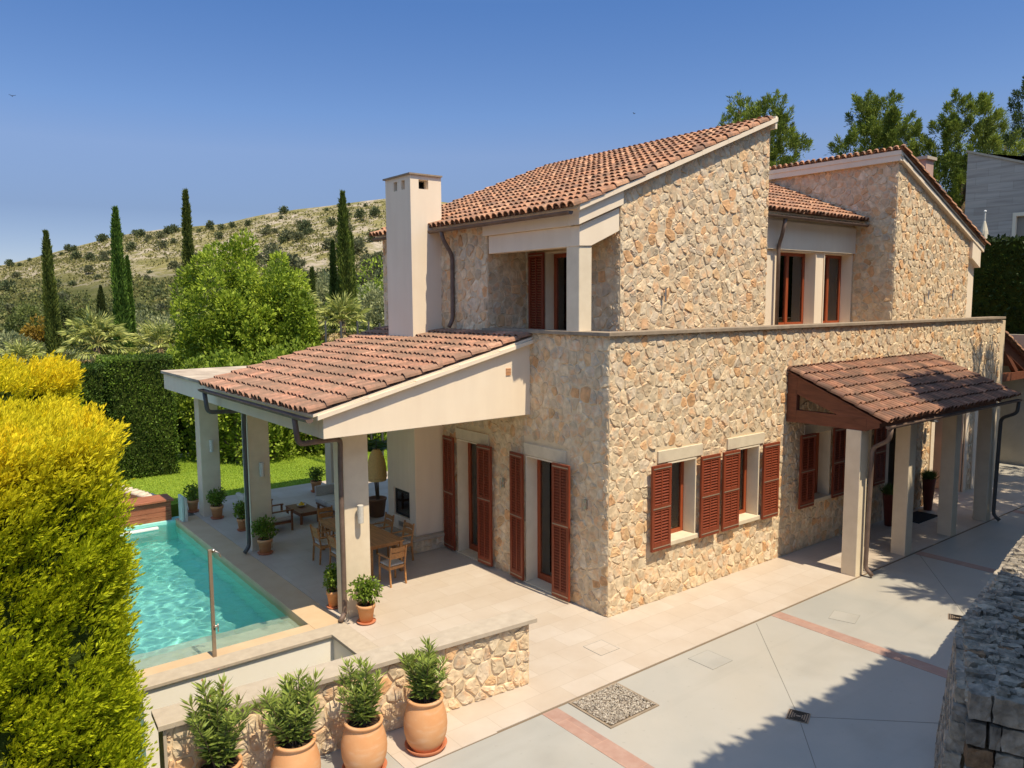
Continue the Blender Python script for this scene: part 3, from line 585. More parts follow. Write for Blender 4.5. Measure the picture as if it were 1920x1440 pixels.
# lintels, sills
def onebox(nm, m, M, *q, bevel=.006, parent=None): b = MB(); b.M = M; b.box(*q); return b.build(nm, m, parent or V, bevel=bevel)
for a, c in ((-4.29,-3.18),(-2.10,-.985)): onebox('lintel', LINTEL, FW, a,c,-.035,.05,2.37,2.58)
for a, c in ((1.13,2.29),(3.0,4.13),(5.5,6.75),(7.3,8.45)): onebox('lintel', LINTEL, FS, a,c,-.035,.05,2.385,2.59)
for a, c, d, e in WIN: onebox('sill', LINTEL, FS, a-.12,c+.12,-.07,.32,.93,1.006)
for a, c in DOORS: onebox('threshold', LINTEL, FW, a-.05,c+.05,-.06,.4,.009,.04)
def opening(M, x0, x1, z0, z1, door, curtain=True, inset=.22, leafs=1, st=CONC):
    "reveals as stucco lining, wooden frame, glass, curtain"
    b = MB(); b.M = M
    b.box(x0-.002,x0+.025,-.03,.3,z0,z1); b.box(x1-.025,x1+.002,-.03,.3,z0,z1); b.box(x0+.025,x1-.025,-.03,.3,z1-.025,z1+.002); b.build('reveal', st, V)
    f = MB(); f.M = M; a, c, d, e = x0+.025, x1-.025, z0+(.0 if not door else .04), z1-.025; y0, y1 = inset, inset+.06
    w = .075
    f.box(a,a+w,y0,y1,d,e); f.box(c-w,c,y0,y1,d,e); f.box(a+w,c-w,y0,y1,e-w,e); f.box(a+w,c-w,y0,y1,d,d+w*(1.6 if door else 1))
    for k in range(1, leafs): xm = a+(c-a)*k/leafs; f.box(xm-.05,xm+.05,y0-.01,y1+.004,d+w,e-w)
    fo = f.build('window_frame' if not door else 'door_frame', FRAME, V, bevel=.005)
    g = MB(); g.M = M; g.box(a+w,c-w,y0+.025,y0+.035,d+w,e-w); g.build('pane', GLASS, fo)
    if curtain:
        q = MB(); q.M = M; n = 40; xa, xb = curtain if isinstance(curtain, tuple) else (a, c)
        vs = []
        for i in range(n+1):
            x = xa+(xb-xa)*i/n; y = y0+.16+.025*math.sin(i*1.9)+.008*math.sin(i*.7); vs += [(x,y,d+.02),(x,y,e-.02)]
        q.add(vs, [(2*i,2*i+2,2*i+3,2*i+1) for i in range(n)]); q.build('curtain', CURT, fo, smooth=True)
    return fo
opening(FW, *DOORS[0], 0, 2.36, True, (-4.7,-3.5)); opening(FW, *DOORS[1], 0, 2.36, True, (-2.4,-1.5))
for k, W_ in enumerate(WIN):
    fo = opening(FS, *W_, False, (W_[0]+.05, W_[1]-.05) if k == 2 else False)
    q = MB(); q.M = FS; q.box(W_[0]+.08,W_[1]-.08,.31,.33,2.02 if k < 2 else 1.9,2.33); q.build('blind', CURT, fo)
opening(FS, *DOOR2, True, False)
def shutter(name, M, x0, x1, z0, z1, mid=.5, out=.05, yaw=0, label=None):
    "louvred shutter standing off the wall"
    o_ = MB(); w = x1-x0; h = z1-z0; t = .038; o_.M = M @ Matrix.Translation((x0, -out, z0)) @ Matrix.Rotation(yaw, 4, 'Z')
    s = .06; r = .09
    o_.box(0,s,-t,0,0,h); o_.box(w-s,w,-t,0,0,h); o_.box(s,w-s,-t,0,0,r+.04); o_.box(s,w-s,-t,0,h-r,h); zm = h*mid; o_.box(s,w-s,-t,0,zm-r/2,zm+r/2)
    xm = w/2; o_.box(xm-.013,xm+.013,-t+.003,-.004,r+.04,zm-r/2); o_.box(xm-.013,xm+.013,-t+.003,-.004,zm+r/2,h-r)
    for a, c in ((s,xm-.013),(xm+.013,w-s)):
        for u, v in ((r+.04,zm-r/2),(zm+r/2,h-r)):
            n = int((v-u)/.048)
            for k in range(n):
                z = u+(k+.5)*(v-u)/n; o_.add([(a,-t+.004,z-.018),(c,-t+.004,z-.018),(c,-.004,z+.014),(a,-.004,z+.014),(a,-t+.004,z-.008),(c,-t+.004,z-.008),(c,-.004,z+.024),(a,-.004,z+.024)],
                    [(0,1,2,3),(4,7,6,5),(0,4,5,1),(2,6,7,3)])
    so = o_.build('shutter', SHUT, V); tag(so, label)
    hb = MB(); hb.M = o_.M
    for z in (.06, zm, h-.05): hb = MB(); hb.M = o_.M; hb.box(.02,w-.02,-t-.008,-t-.001,z-.009,z+.009); hb.build('hinge_bar', BRONZE, so)
shutter('s', FW, -4.68,-4.27, .06,2.38, .5, .06, -.06); shutter('s', FW, -3.42,-3.0, .06,2.38, .55, .10, .04)
shutter('s', FW, -2.44,-2.04, .06,2.38, .5, .06, -.06); shutter('s', FW, -1.2,-.79, .06,2.38, .55, .12, .05)
for a, c in ((.89,1.36),(2.15,2.67),(2.77,3.25),(3.99,4.5)): shutter('s', FS, a, c, .93, 2.38, .5, .09)
shutter('s', FS, 5.2,5.72, .93,2.42, .5, .12); shutter('s', FS, 6.52,7.0, .93,2.42, .5, .06); shutter('s', FS, 8.25,8.75,.93,2.42,.5,.06)
# entrance and garage surrounds
b = MB(); b.M = FS
for x0,x1,z in ((8.86,9.0,2.6),(10.1,10.3,2.6),(11.12,11.3,3.05),(13.1,13.28,3.05)): b.box(x0,x1,-.03,.02,0,z)
b.box(9.0,10.1,-.03,.02,2.45,2.6); b.box(11.3,13.1,-.03,.02,2.9,3.05); b.box(11.3,11.33,.02,1.2,0,2.9); b.box(13.07,13.1,.02,1.2,0,2.9); b.box(13.6,13.8,-.04,.0,0,3.0)
b.build('door_surround', STUCCO, V)
b = MB(); b.M = FS
for k in range(7): b.box(11.33,13.07,.75,.80,.02+k*.41,.40+k*.41); b.box(11.4,13.0,.735,.75,.09+k*.41,.33+k*.41)
b.build('garage_door', FRAME, V, bevel=.006)
# ---- canopy (left)
SL = (4.50-3.52)/3.98     # slope of canopy roof
b = MB()
b.prism([(-3.9,3.1),(-.0,3.1),(-.0,4.42),(-3.9,3.46)], 1.95, 2.13, 'y')
b.box(-3.9,-3.72,2.13,10.85,3.1,3.46); b.box(-3.72,.5,10.67,10.85,3.1,3.46); b.box(.32,.5,7.2,10.67,3.1,3.46); b.box(-3.72,.32,7.2,10.67,3.3,3.46); b.box(-3.72,-.02,2.13,7.2,3.16,3.3)
b.build('canopy_fascia', STUCCO, V, bevel=.008)
b = MB(); b.box(-3.95,.55,7.0,10.9,3.463,3.53); b.build('flat_canopy_roof', SHEET, V, bevel=.006)
b = MB(); a1 = 3.50
b.prism([(-4.08,3.45),(-4.08,3.49),(.0,4.475),(.0,4.435)], 1.88, 7.0, 'y')
b.build('roof_deck', STUCCO, V)
b = MB(); U = (0,1,0); Sv = Vector((1,0,.2415))
tiles(b, (-4.14,1.93,3.475), U, Sv, 5.08, 4.26, .155, .33, skip=lambda u,s: (2.9 < u < 3.75 and s > 3.6)); b.build('canopy_roof', TILE2, V, smooth=False)
b = MB()      # stepped rake mouldings below the tile edge
for k in range(5): x = -4.02+k*.82; b.prism([(x,3.40+(x+4.02)*.2415),(x+.9,3.40+(x+4.92)*.2415),(x+.9,3.455+(x+4.92)*.2415),(x,3.47+(x+4.02)*.2415)], 1.86-.004*k, 1.948, 'y')
b.build('rake_trim', STUCCO, V)
def col(M, w, d, z, mt=CONC, nm='column'):
    b = MB(); b.M = M; b.box(0,w,0,d,.0,z); return b.build(nm, mt, V, bevel=.012)
for y in (2.6,6.98,10.3): col(Matrix.Translation((-3.3,y,0)), .44, .36, 3.1)
col(Matrix.Translation((0.0,10.3,0)), .42, .36, 3.1)
def wlamp(x, y, z):
    b = MB(); b.M = Matrix.Translation((x,y,z)); b.lathe([(.001,-.145),(.048,-.145),(.05,-.14),(.05,.14),(.048,.145),(.001,.145)], 16); o = b.build('wall_lamp', LAMPG, V)
    b = MB(); b.box(x-.02,x+.02,y+.04,y+.10,z-.03,z+.03); b.build('bracket', LAMPG, o)
wlamp(-3.07,2.5,1.72); wlamp(-3.07,6.88,1.71); wlamp(-3.07,10.2,1.72)
for y, z in ((4.87,1.76),(2.72,1.73),(.5,1.78)): b = MB(); b.tube([(-.1,y,z-.1),(-.1,y,z+.1)], .014, 8); b.box(-.09,-.04,y-.012,y+.012,z-.02,z+.02); b.box(-.045,0,y-.03,y+.03,z-.08,z+.08); b.build('slim_lamp', STEEL, V)
for x, y, z in ((1.97,.69,5.2),(12.0,.69,5.2),(13.4,.69,5.2)): b = MB(); b.tube([(x,y-.1,z-.12),(x,y-.1,z+.12)], .016, 8); b.box(x-.03,x+.03,y-.09,y,z-.03,z+.03); b.build('slim_lamp', STEEL, V)
# gutters: half round
def gutter(p0, p1, r=.06, nm='gutter', mt=COPPER):
    b = MB(); p0 = Vector(p0); p1 = Vector(p1); d = (p1-p0).normalized(); s = d.cross(Vector((0,0,1))); n = 8; vs = []
    for p in (p0, p1):
        for R in (r, r-.006):
            for k in range(n+1): a = PI+PI*k/n; vs.append(p+s*math.cos(a)*R+Vector((0,0,math.sin(a)*R)))
    m = n+1; fs = [(k,k+1,2*m+k+1,2*m+k) for k in range(n)]+[(m+k,3*m+k,3*m+k+1,m+k+1) for k in range(n)]+[(0,2*m,3*m,m),(n,m+n,3*m+n,2*m+n),tuple(range(n+1)),tuple(range(3*m-1,2*m-1,-1))]
    b.add(vs, fs); return b.build(nm, mt, V)
def pipe(pts, r=.042, mt=COPPER):
    # rounded polyline
    P = [Vector(p) for p in pts]; out = [P[0]]
    for i in range(1, len(P)-1):
        a, c, d = P[i-1], P[i], P[i+1]; ra = min(.1, (a-c).length*.45, (d-c).length*.45); p = c+(a-c).normalized()*ra; q = c+(d-c).normalized()*ra
        for t in (0,.25,.5,.75,1): out.append(p*(1-t)**2+c*2*t*(1-t)+q*t*t)
    out.append(P[-1]); b = MB(); b.tube(out, r, 10)
    for z in (.35,.9): pass
    return b.build('downpipe', mt, V, smooth=True)
gutter((-4.17,1.80,3.44),(-4.17,6.98,3.44))
pipe([(-4.17,2.35,3.40),(-4.13,2.35,3.0),(-3.38,2.50,2.98),(-3.385,2.52,2.6),(-3.385,2.52,.14),(-3.5,2.46,.05)])
pipe([(-4.17,6.75,3.40),(-4.13,6.75,3.0),(-3.38,6.9,2.95),(-3.385,6.92,2.6),(-3.385,6.92,.14),(-3.5,6.86,.05)], mt=PIPEG)
# vent grille
b = MB(); vx = -.49
for k in range(5): b.box(vx-.05,vx+.05,1.935,1.948,3.83+k*.026,3.842+k*.026); b.box(vx-.052+k*.024,vx-.044+k*.024,1.938,1.949,3.83,3.95)
b.build('vent_grille', TERRA, V)
# ---- chimney and fireplace
b = MB()
b.box(-.69,-.001,4.77,5.76,4.4,7.30); b.box(-.69,-.001,4.77,5.76,7.48,7.56)
for x0,x1,y0,y1 in ((-.69,-.50,4.77,4.93),(-.28,-.001,4.77,4.93),(-.69,-.50,5.60,5.76),(-.2,-.001,5.6,5.76),(-.69,-.56,5.12,5.28),(-.69,-.56,5.42,5.6),(-.69,-.56,4.93,4.98)): b.box(x0,x1,y0,y1,7.30,7.48)
b.box(-.001,.02,4.77,5.76,6.7,7.56)
ch = b.build('chimney', STUCCO, V)
b = MB(); b.box(-.73,.03,4.73,5.80,7.56,7.59); b.build('cap', COPED, ch)
b = MB(); b.box(-.45,-.1,5.05,5.5,7.3,7.47); b.build('flue', BLACK, ch)
fp = MB(); fp.box(-.69,-.0,4.80,5.05,.33,3.16); fp.box(-.69,0,5.7,5.95,.33,3.16); fp.box(-.69,0,5.05,5.7,1.2,3.16); fp.box(-.69,0,5.05,5.7,.33,.62); fp.box(-.1,0,5.05,5.7,.62,1.2)
fpo = fp.build('fireplace', STUCCO, V, bevel=.006)
b = MB(); b.box(-.66,-.63,5.07,5.68,.64,.69); b.box(-.66,-.63,5.07,5.68,1.13,1.18); b.box(-.66,-.63,5.07,5.12,.69,1.13); b.box(-.66,-.63,5.63,5.68,.69,1.13); b.build('firebox_frame', BLACK, fpo)
b = MB(); b.box(-.65,-.64,5.12,5.63,.69,1.13); b.build('firebox_glass', GLASS, fpo)
b = MB()
for k in range(5): b.box(-.705,-.69,5.2,5.5,.42+k*.022,.43+k*.022)
b.build('air_grille', STEEL, fpo)
b = MB(); b.box(-.78,0,4.72,6.25,.008,.27); stones(b, frameW(-.78), -6.25,-4.72, .01, [(0,1,.27)], sx=.16, sz=.13, hh=(.01,.03)); stones(b, frameS(4.72), -.78,-.02, .01, [(0,1,.27)], sx=.16, sz=.13, hh=(.01,.03)); b.box(-.84,0,4.66,6.31,.27,.33,2)
b.build('hearth', [MORTAR, STONE, COPE], V)
# ---- upper storey
SR = .3905; zr = lambda x: 6.60+SR*x        # underside of main roof
b = MB(); panel(b, frameS(.69), .93, 5.1, 4.4, lambda x: zr(x)-.02, t=.28); stones(b, frameS(.69), .93, 5.1, 4.45, [(-SR,1,6.56)])
b.box(4.98,5.1,.97,7.1,4.4,8.52)
b.build('upper_stone_wall', [MORTAR, STONE], V)
b = MB(); HB = [(-2.62,-1.75,3.5,6.0)]
panel(b, frameW(.93), -3.2, -.97, 3.5, lambda x: 6.95, HB, t=.2); stones(b, frameW(.93), -3.2, -.70, 4.2, [(0,1,6.9)], HB)
b.build('balcony_wall', [MORTAR, STONE], V)
opening(frameW(.93), -2.62, -1.75, 3.55, 6.0, True, (-2.9,-2.2), inset=.18)
shutter('s', frameW(.93), -3.02,-2.58, 3.6,6.0, .28, .06)
b = MB(); panel(b, FW, -7.2, -3.2, 4.54, lambda x: 6.60, t=.3); stones(b, FW, -7.2, -3.2, 4.5, [(0,1,6.58)]); b.M = frameS(3.2); b.box(.301,.93,0.003,.2,3.5,6.6)
b.M = Matrix.Identity(4); stones(b, frameS(3.2), 0, .93, 4.2, [(-SR,1,6.55)])
b.build('upper_west_wall', [MORTAR, STONE], V)
b = MB()   # balcony fascias: two bands stepping out, following the roof on the south side
b.box(0,.2,.90,3.15,5.97,6.295); b.box(-.07,.2,.90,3.25,6.298,6.60); b.prism([(0,5.97),(.26,5.98),(.9,6.25),(.9,6.63),(0,6.29)], .69, .90, 'y'); b.prism([(-.07,6.295),(.93,6.68),(.93,6.95),(-.07,6.57)], .62, .90, 'y'); b.box(.2,.93,.9,3.2,6.3,6.45)
b.build('balcony_fascia', STUCCO, V, bevel=.006)
col(Matrix.Translation((0.012,.71,4.3)), .28, .31, 1.675)
# main roof
b = MB(); b.prism([(-.16,6.535),(5.06,6.535+5.22*SR),(5.06,6.575+5.22*SR),(-.16,6.60)], .62, 7.25, 'y'); b.build('main_roof_deck', STUCCO, V)
b = MB()
for k in range(7): x = -.12+k*.74; b.prism([(x,6.56+(x)*SR),(x+.8,6.56+(x+.8)*SR),(x+.8,6.635+(x+.8)*SR),(x,6.65+x*SR)], .55-.003*k, .618, 'y')
b.box(5.062,5.12,.55,7.25,8.42,8.66); b.build('main_rake_trim', STUCCO, V)
b = MB(); L_ = math.hypot(5.28,5.28*SR); tiles(b, (-.24,.60,6.60-.24*SR+.01), U, (1,0,SR), 6.6, L_-.03); 
for k in range(44):    # ridge tiles
    y = .62+k*.15; b.M = Matrix.Identity(4)
b.build('main_roof', TILE, V)
gutter((-.26,.62,6.50),(-.26,7.1,6.50)); 
pipe([(-.26,4.35,6.45),(-.24,4.33,6.3),(-.05,4.3,6.0),(-.06,4.3,4.75),(-.16,4.28,4.6)])
# mid wing: recessed white wall, small roof
FM = frameS(1.75); b = MB(); HM = [(7.1,8.64,4.4,6.22),(8.99,10.3,4.4,6.22)]
panel(b, FM, 5.1, 10.45, 3.5, lambda x: 7.0, HM, t=.25); b.build('mid_wall', STUCCO, V)
b = MB(); b.box(5.1,10.40,1.68,1.75,6.23,6.86); b.build('mid_fascia', STUCCO, V)
fo = opening(FM, 7.1,8.64,4.4,6.22, True, False, inset=.25, leafs=2, st=STUCCO); opening(FM, 8.99,10.3,4.4,6.22, True, (9.1,10.6), inset=.25, leafs=2, st=STUCCO)
b = MB(); b.box(5.2,10.3,4.5,4.6,3.5,6.3); b.build('room_wall', mat('room_paint', (.5,.47,.4), .9), V)
b = MB(); ms = (8.2-7.08)/(4.2-1.6); b.prism([(1.5,6.99),(1.5,7.02),(4.4,7.02+2.9*ms),(4.4,6.98+2.9*ms)], 5.1, 10.40, 'x'); b.build('mid_roof_deck', STUCCO, V)
b = MB(); tiles(b, (5.12,1.42,6.99), (1,0,0), (0,1,ms), 5.28, 3.1, pitch=.15); b.build('mid_roof', TILE, V)
gutter((10.55,1.40,6.93),(5.1,1.40,6.93)); pipe([(6.85,1.42,6.9),(6.87,1.5,6.55),(6.95,1.64,6.3),(6.95,1.64,4.4)])
b = MB()
for k in range(24): b.box(6.75+k*.148,6.80+k*.148,1.43,1.7,6.94,6.965)
b.build('gutter_bracket', COPPER, V)
# right wing
SW = -(8.50-6.85)/(14.3-10.25); zw = lambda x: 8.50+SW*(x-10.35)
b = MB(); FR = frameS(.69); panel(b, FR, 10.35, 14.5, 4.4, lambda x: zw(x)-.02, t=.28); stones(b, FR, 10.35, 14.5, 4.45, [(-SW,1,8.46-SW*10.35)])
FL = frameW(10.35); panel(b, FL, -7.2, -.971, 3.5, lambda x: 8.45, t=.3); stones(b, FL, -7.2, -.70, 4.2, [(0,1,8.45)])
b.build('right_wing_wall', [MORTAR, STONE], V)
b = MB(); b.box(14.5,15.0,.74,.98,4.4,6.55); b.prism([(14.5,6.2),(15.05,5.95),(15.05,6.5),(14.5,6.74)], .60, .98, 'y'); b.box(14.95,15.05,.98,4,6.0,6.5); b.box(14.7,14.98,.98,1.2,3.5,6.4)
b.build('right_wing_pier', STUCCO, V)
b = MB(); b.prism([(10.22,8.50),(10.22,8.60),(15.25,8.60+SW*5.03),(15.25,8.52+SW*5.03)], .58, 7.2, 'y'); b.box(10.24,10.34,.60,7.2,8.36,8.5); b.prism([(10.34,8.36),(10.34,8.5),(15.2,8.5+SW*4.86),(15.2,8.36+SW*4.86)], .58, .70, 'y'); b.build('right_roof_trim', STUCCO, V)
b = MB(); L_ = math.hypot(5.1,5.1*SW); tiles(b, (15.32,.56,8.60+SW*5.1), (0,1,0), (-1,0,-SW), 6.6, L_+.03)
b.build('right_roof', TILE, V)
b = MB(); b.box(13.4,13.85,1.45,1.95,6.9,8.85); o = b.build('small_chimney', mat('pink_render', (.5,.33,.27), .9, noise=3), V)

b = MB(); b.box(13.34,13.91,1.39,2.01,8.85,8.93); b.build('chimney_cap', COPE, o)
# ---- entrance porch
zp = lambda y: 3.70+.42*y
b = MB(); xg = 4.86
b.box(xg,xg+.12,-.22,-.001,2.72,zp(-.1)); b.box(xg-.004,xg+.124,-1.62,-.22,2.73,2.97); b.prism([(-.22,zp(-.22)-.33),(-.22,zp(-.22)),(-1.86,zp(-1.86)),(-1.86,zp(-1.86)-.1),(-1.5,2.71),(-1.05,2.972)], xg, xg+.12, 'x')
for x in (6.75,8.75,10.55): b.box(x,x+.1,-1.62,-.0,2.80,2.97); b.prism([(0,zp(0)-.2),(0,zp(0)-.01),(-1.7,zp(-1.7)-.01),(-1.7,zp(-1.7)-.2)], x, x+.1, 'x')
b.box(xg+.12,10.72,-1.58,-1.38,2.73,2.90); b.build('porch_frame', BEAM, V, bevel=.006)
b = MB(); b.prism([(0,zp(0)),(0,zp(0)+.03),(-1.9,zp(-1.9)+.03),(-1.9,zp(-1.9))], xg-.02, 10.76, 'x'); b.build('porch_deck', BEAM, V)
b = MB(); tiles(b, (xg+.02,-1.97,zp(-1.97)+.03), (1,0,0), (0,1,.42), 5.85, 2.13, pitch=.145, course=.3); b.build('porch_roof', PTILE, V)
gutter((10.85,-2.0,2.86),(4.9,-2.0,2.86), .055)
for x in (4.85,6.74,8.8,10.62): col(Matrix.Translation((x,-1.54,0)), .27, .29, 2.73)
pipe([(5.0,-2.0,2.82),(5.0,-1.98,2.6),(5.04,-1.66,2.42),(5.04,-1.62,.16),(5.06,-1.75,.04)], .04, COPPER)
pipe([(10.78,-2.0,2.8),(10.8,-1.98,2.55),(10.80,-1.66,2.4),(10.80,-1.62,.16),(10.82,-1.75,.04)], .04, PIPEG)
def lantern(x, lab):
    b = MB(); b.lathe([(.012,.14),(.015,.07),(.10,.0),(.104,-.01),(.02,.055)], 16); b.tube([(0,0,.12),(0,.0,.2),(0,.12,.28),(0,.16,.2)], .008, 6)
    o = b.build('barn_lamp', BLACK, V); o.location = (x,-.2,2.15)
lantern(8.95,''); lantern(10.85,'')
# carport on the right
cp = thing('carport', 'carport with stained timber gable and tiled roof beyond the villa', 'carport', (15.45,.2,0))
b = MB(); b.box(2.6,2.8,-6,6,0,4.0); b.build('back_wall', BEIGE, cp)
b = MB(); cs = -.42; zc = lambda x: 4.12+cs*x
for y in (0,2.5): b = MB(); b.box(0,3.2,y,y+.14,2.72,2.95); b.prism([(0,zc(0)-.28),(0,zc(0)),(3.3,zc(3.3)),(3.3,zc(3.3)-.28)], y, y+.14, 'y'); b.box(0,.14,y,y+.14,2.95,3.84); b.beam((1.6,y+.07,2.95),(.4,y+.07,zc(.4)-.15),.12,.14); b.build('timber_truss', BEAM, cp, bevel=.005)
b = MB(); b.prism([(0,zc(0)),(0,zc(0)+.03),(3.4,zc(3.4)+.03),(3.4,zc(3.4))], -.1, 5, 'y'); b.build('roof_deck', BEAM, cp)
b = MB(); tiles(b, (3.45,-.1,zc(3.45)+.03), (0,1,0), (-1,0,-cs), 5, 3.7); b.build('roof', TILE, cp)

# =================================================================== DRY STONE WALL (right foreground)
dw = thing('dry_stone_wall', 'curved grey dry stone wall in the right foreground', 'wall', (0,-5.3,0))
b = MB(); b.M = Matrix.Translation((0,5.3,0))
TL = [(-1.05,-5.72),(.45,-5.10),(2.1,-4.78),(4.4,-4.34),(7.5,-3.9),(11,-3.9),(16,-4.4)]      # top edge, driveway side
TR = [(-.86,-6.12),(.5,-5.56),(2.2,-5.24),(4.5,-4.82),(7.6,-4.4),(11,-4.4),(16,-4.9)]
def lerp(P, t): i = min(int(t), len(P)-2); f = t-i; return Vector((P[i][0]+(P[i+1][0]-P[i][0])*f, P[i][1]+(P[i+1][1]-P[i][1])*f, 0))
core = []
N_ = 60
for i in range(N_+1):
    t = 5.9*i/N_+.04; l = lerp(TL, t); r = lerp(TR, t); d = (l-r).normalized()
    core.append((l-d*.06, r+d*.06, l+d*.18, r-d*.1))
vs = []
for l, r, lb, rb in core: vs += [(lb.x,lb.y,0),(l.x,l.y,1.37),(r.x,r.y,1.37),(rb.x,rb.y,0)]
fs = [(4*i+k, 4*i+(k+1)%4, 4*i+4+(k+1)%4, 4*i+4+k) for i in range(N_) for k in range(4)]+[(0,1,2,3)]
b.add(vs, fs, 0)
t = 0
while t < 5.9:      # top: rough flat stones
    l = lerp(TL, t); r = lerp(TR, t); seg = (lerp(TL, min(t+.1, 5.95))-lerp(TL, max(t-.05, 0))).normalized(); rot = math.atan2(seg.y, seg.x); w_ = (l-r).length; u = 0
    while u < 1:
        s_ = random.uniform(.04,.1); du = 2*s_/w_+.03; p = l+(r-l)*(u+du/2); rock(b, (p.x+random.uniform(-.02,.02), p.y, 1.44+random.uniform(-.03,.03)), (random.uniform(.04,.075), s_, random.uniform(.05,.08)), 4, 1, rot+random.uniform(-.4,.4), .22); u += du*.85
    step = math.hypot(*(lerp(TL, min(t+.1, 5.95))-lerp(TL, t)).xy)/.1; t += .085/max(step, .6)
t = 0; ta = 0
for row in range(9):    # driveway face courses
    z = .08+row*.16; t = random.uniform(0,.05)
    while t < 5.8:
        l = lerp(TL, t); r = lerp(TR, t); d = (l-r).normalized(); q = lerp(TL, min(t+.1, 5.95))-l; step = q.length/.1; s_ = random.uniform(.08,.16)
        p = l+d*(.15*(1-z/1.45)+.0); rot = math.atan2(q.y, q.x); rock(b, (p.x+q.x/q.length*s_, p.y+q.y/q.length*s_, z), (s_, .07, .085), 4, 1, rot, .14); t += 2*s_/step
q = Vector((TR[0][0]-TL[0][0], TR[0][1]-TL[0][1], 0)); dn = math.atan2(q.y, q.x); L_ = q.length
z = 1.5; row = 0
while z > 0:        # near end: big squared blocks
    h = [.26,.24,.2,.25,.22,.24,.2,.2][row % 8]; cuts = [[0,.4,1],[0,.38,.58,1],[0,.5,1],[0,.62,1],[0,.3,.7,1]][row % 5]
    for c0, c1 in zip(cuts, cuts[1:]):
        m = (c0+c1)/2*1.08-.04; rock(b, (TL[0][0]+q.x*m+.02, TL[0][1]+q.y*m-.02, z-h/2), ((c1-c0)*L_*.485, .13, h*.47), 4, 1, dn+random.uniform(-.08,.08), .09)
    z -= h+.012; row += 1
b.build('wall_stones', [EARTH, DRY], dw)
b = MB(); b.prism([(-.7,-6.2),(.5,-5.62),(2.2,-5.3),(4.5,-4.9),(7.6,-4.5),(16,-5),(16,-14),(-.7,-14)], -1.6, 1.1, 'z'); struct('raised_ground', b, EARTH)
# =================================================================== POTS AND POTTED PLANTS
def big_pot(o, H, sc=1.):
    b = MB(); k = H/.62
    prof = [(.001,0),(.155,0),(.17,.02),(.215,.1),(.243,.2),(.25,.29),(.243,.38),(.222,.47),(.198,.545),(.19,.565),(.2,.58),(.212,.592),(.212,.61),(.203,.62),(.182,.62),(.175,.6),(.175,.53)]
    b.lathe([(r*sc, z*k) for r, z in prof], 40); b.build('pot', TERRA, o, smooth=True)
    b = MB(); b.lathe([(.18*sc, .555*k),(.1,.57*k),(.001,.575*k)], 24); b.build('soil', SOIL, o, smooth=True)
def saucer(o, r=.21):
    b = MB(); b.lathe([(.001,.0),(r,.0),(r+.035,.055),(r+.025,.06),(r-.005,.02),(.001,.02)], 36); b.build('saucer', SAUCER, o, smooth=True)
def oleander(o, z0, H, R, n_st, flowers=False):
    st = MB(); C = []; D = []; T = []; Ls = []
    for k in range(n_st):
        a = 2*PI*k/n_st+random.uniform(-.4,.4); rr = R*random.uniform(.2,1.15); h = H*random.uniform(.6,1.)*(1-.25*rr/R)
        p0 = Vector((.05*math.cos(a), .05*math.sin(a), z0)); p2 = Vector((rr*math.cos(a), rr*math.sin(a), z0+h)); p1 = (p0+p2)/2+Vector((math.cos(a),math.sin(a),0))*(-.03)
        st.tube([p0,p1,p2], [.008,.006,.003], 5); m = int(h*50)
        for i in range(m):
            t = .15+.85*i/m; q = p0*(1-t)**2+p1*2*t*(1-t)+p2*t*t
            for w_ in range(3):
                b_ = random.random()*2*PI; e = .15+.8*t+random.uniform(-.25,.25); C.append(q); D.append((math.cos(b_), math.sin(b_), e)); T.append(min(1, max(0, t*.7+random.uniform(-.2,.3)))); Ls.append(random.uniform(.11,.18))
        C += [p2]*6; D += [(random.uniform(-.4,.4), random.uniform(-.4,.4), 1) for _ in range(6)]; T += [1]*6; Ls += [.09]*6
    st.build('stems', BARK, o); C = np.array([tuple(c) for c in C]); D = np.array(D); T = np.array(T)
    leaf_obj('foliage', C, D, np.array(Ls), .022, cols(len(C), (.12,.18,.035), (.36,.43,.09), T), GLOSSY, o)
    if flowers:
        C = np.array([(random.gauss(0,.09), random.gauss(0,.09), z0+H*random.uniform(.6,1.02)) for _ in range(22)]); leaf_obj('blossom', C, rng.normal(size=(22,3))+np.array([0,0,1]), .03, .02, cols(22,(.6,.35,.3),(.5,.2,.1)), LEAF, o)
OL = [((-4.22,-1.30,.008), .615, .72, .27, 15, 1.0, 'slender terracotta urn of oleander on a saucer, rightmost on the paving', True, False),
      ((-4.97,-1.25,0), .585, .80, .26, 12, 1.0, 'terracotta urn of tall two-pronged oleander, second from the right', True, False),
      ((-5.705,-1.15,0), .585, .78, .34, 17, 1.02, 'terracotta urn with the widest bushy oleander, second from the left', False, False),
      ((-6.43,-1.0,0), .535, .98, .30, 15, 1.04, 'terracotta urn of tall oleander with faded flowers, leftmost by the hedge', False, True)]
for loc, H, fh, R, ns, sc, lab, sau, fl in OL:
    o = thing('potted_oleander', lab, 'potted plant', loc, random.random()*6, 'oleanders in terracotta urns along the planter wall'); big_pot(o, H, sc); oleander(o, H*.9, fh, R, ns, fl)
    if sau: saucer(o)
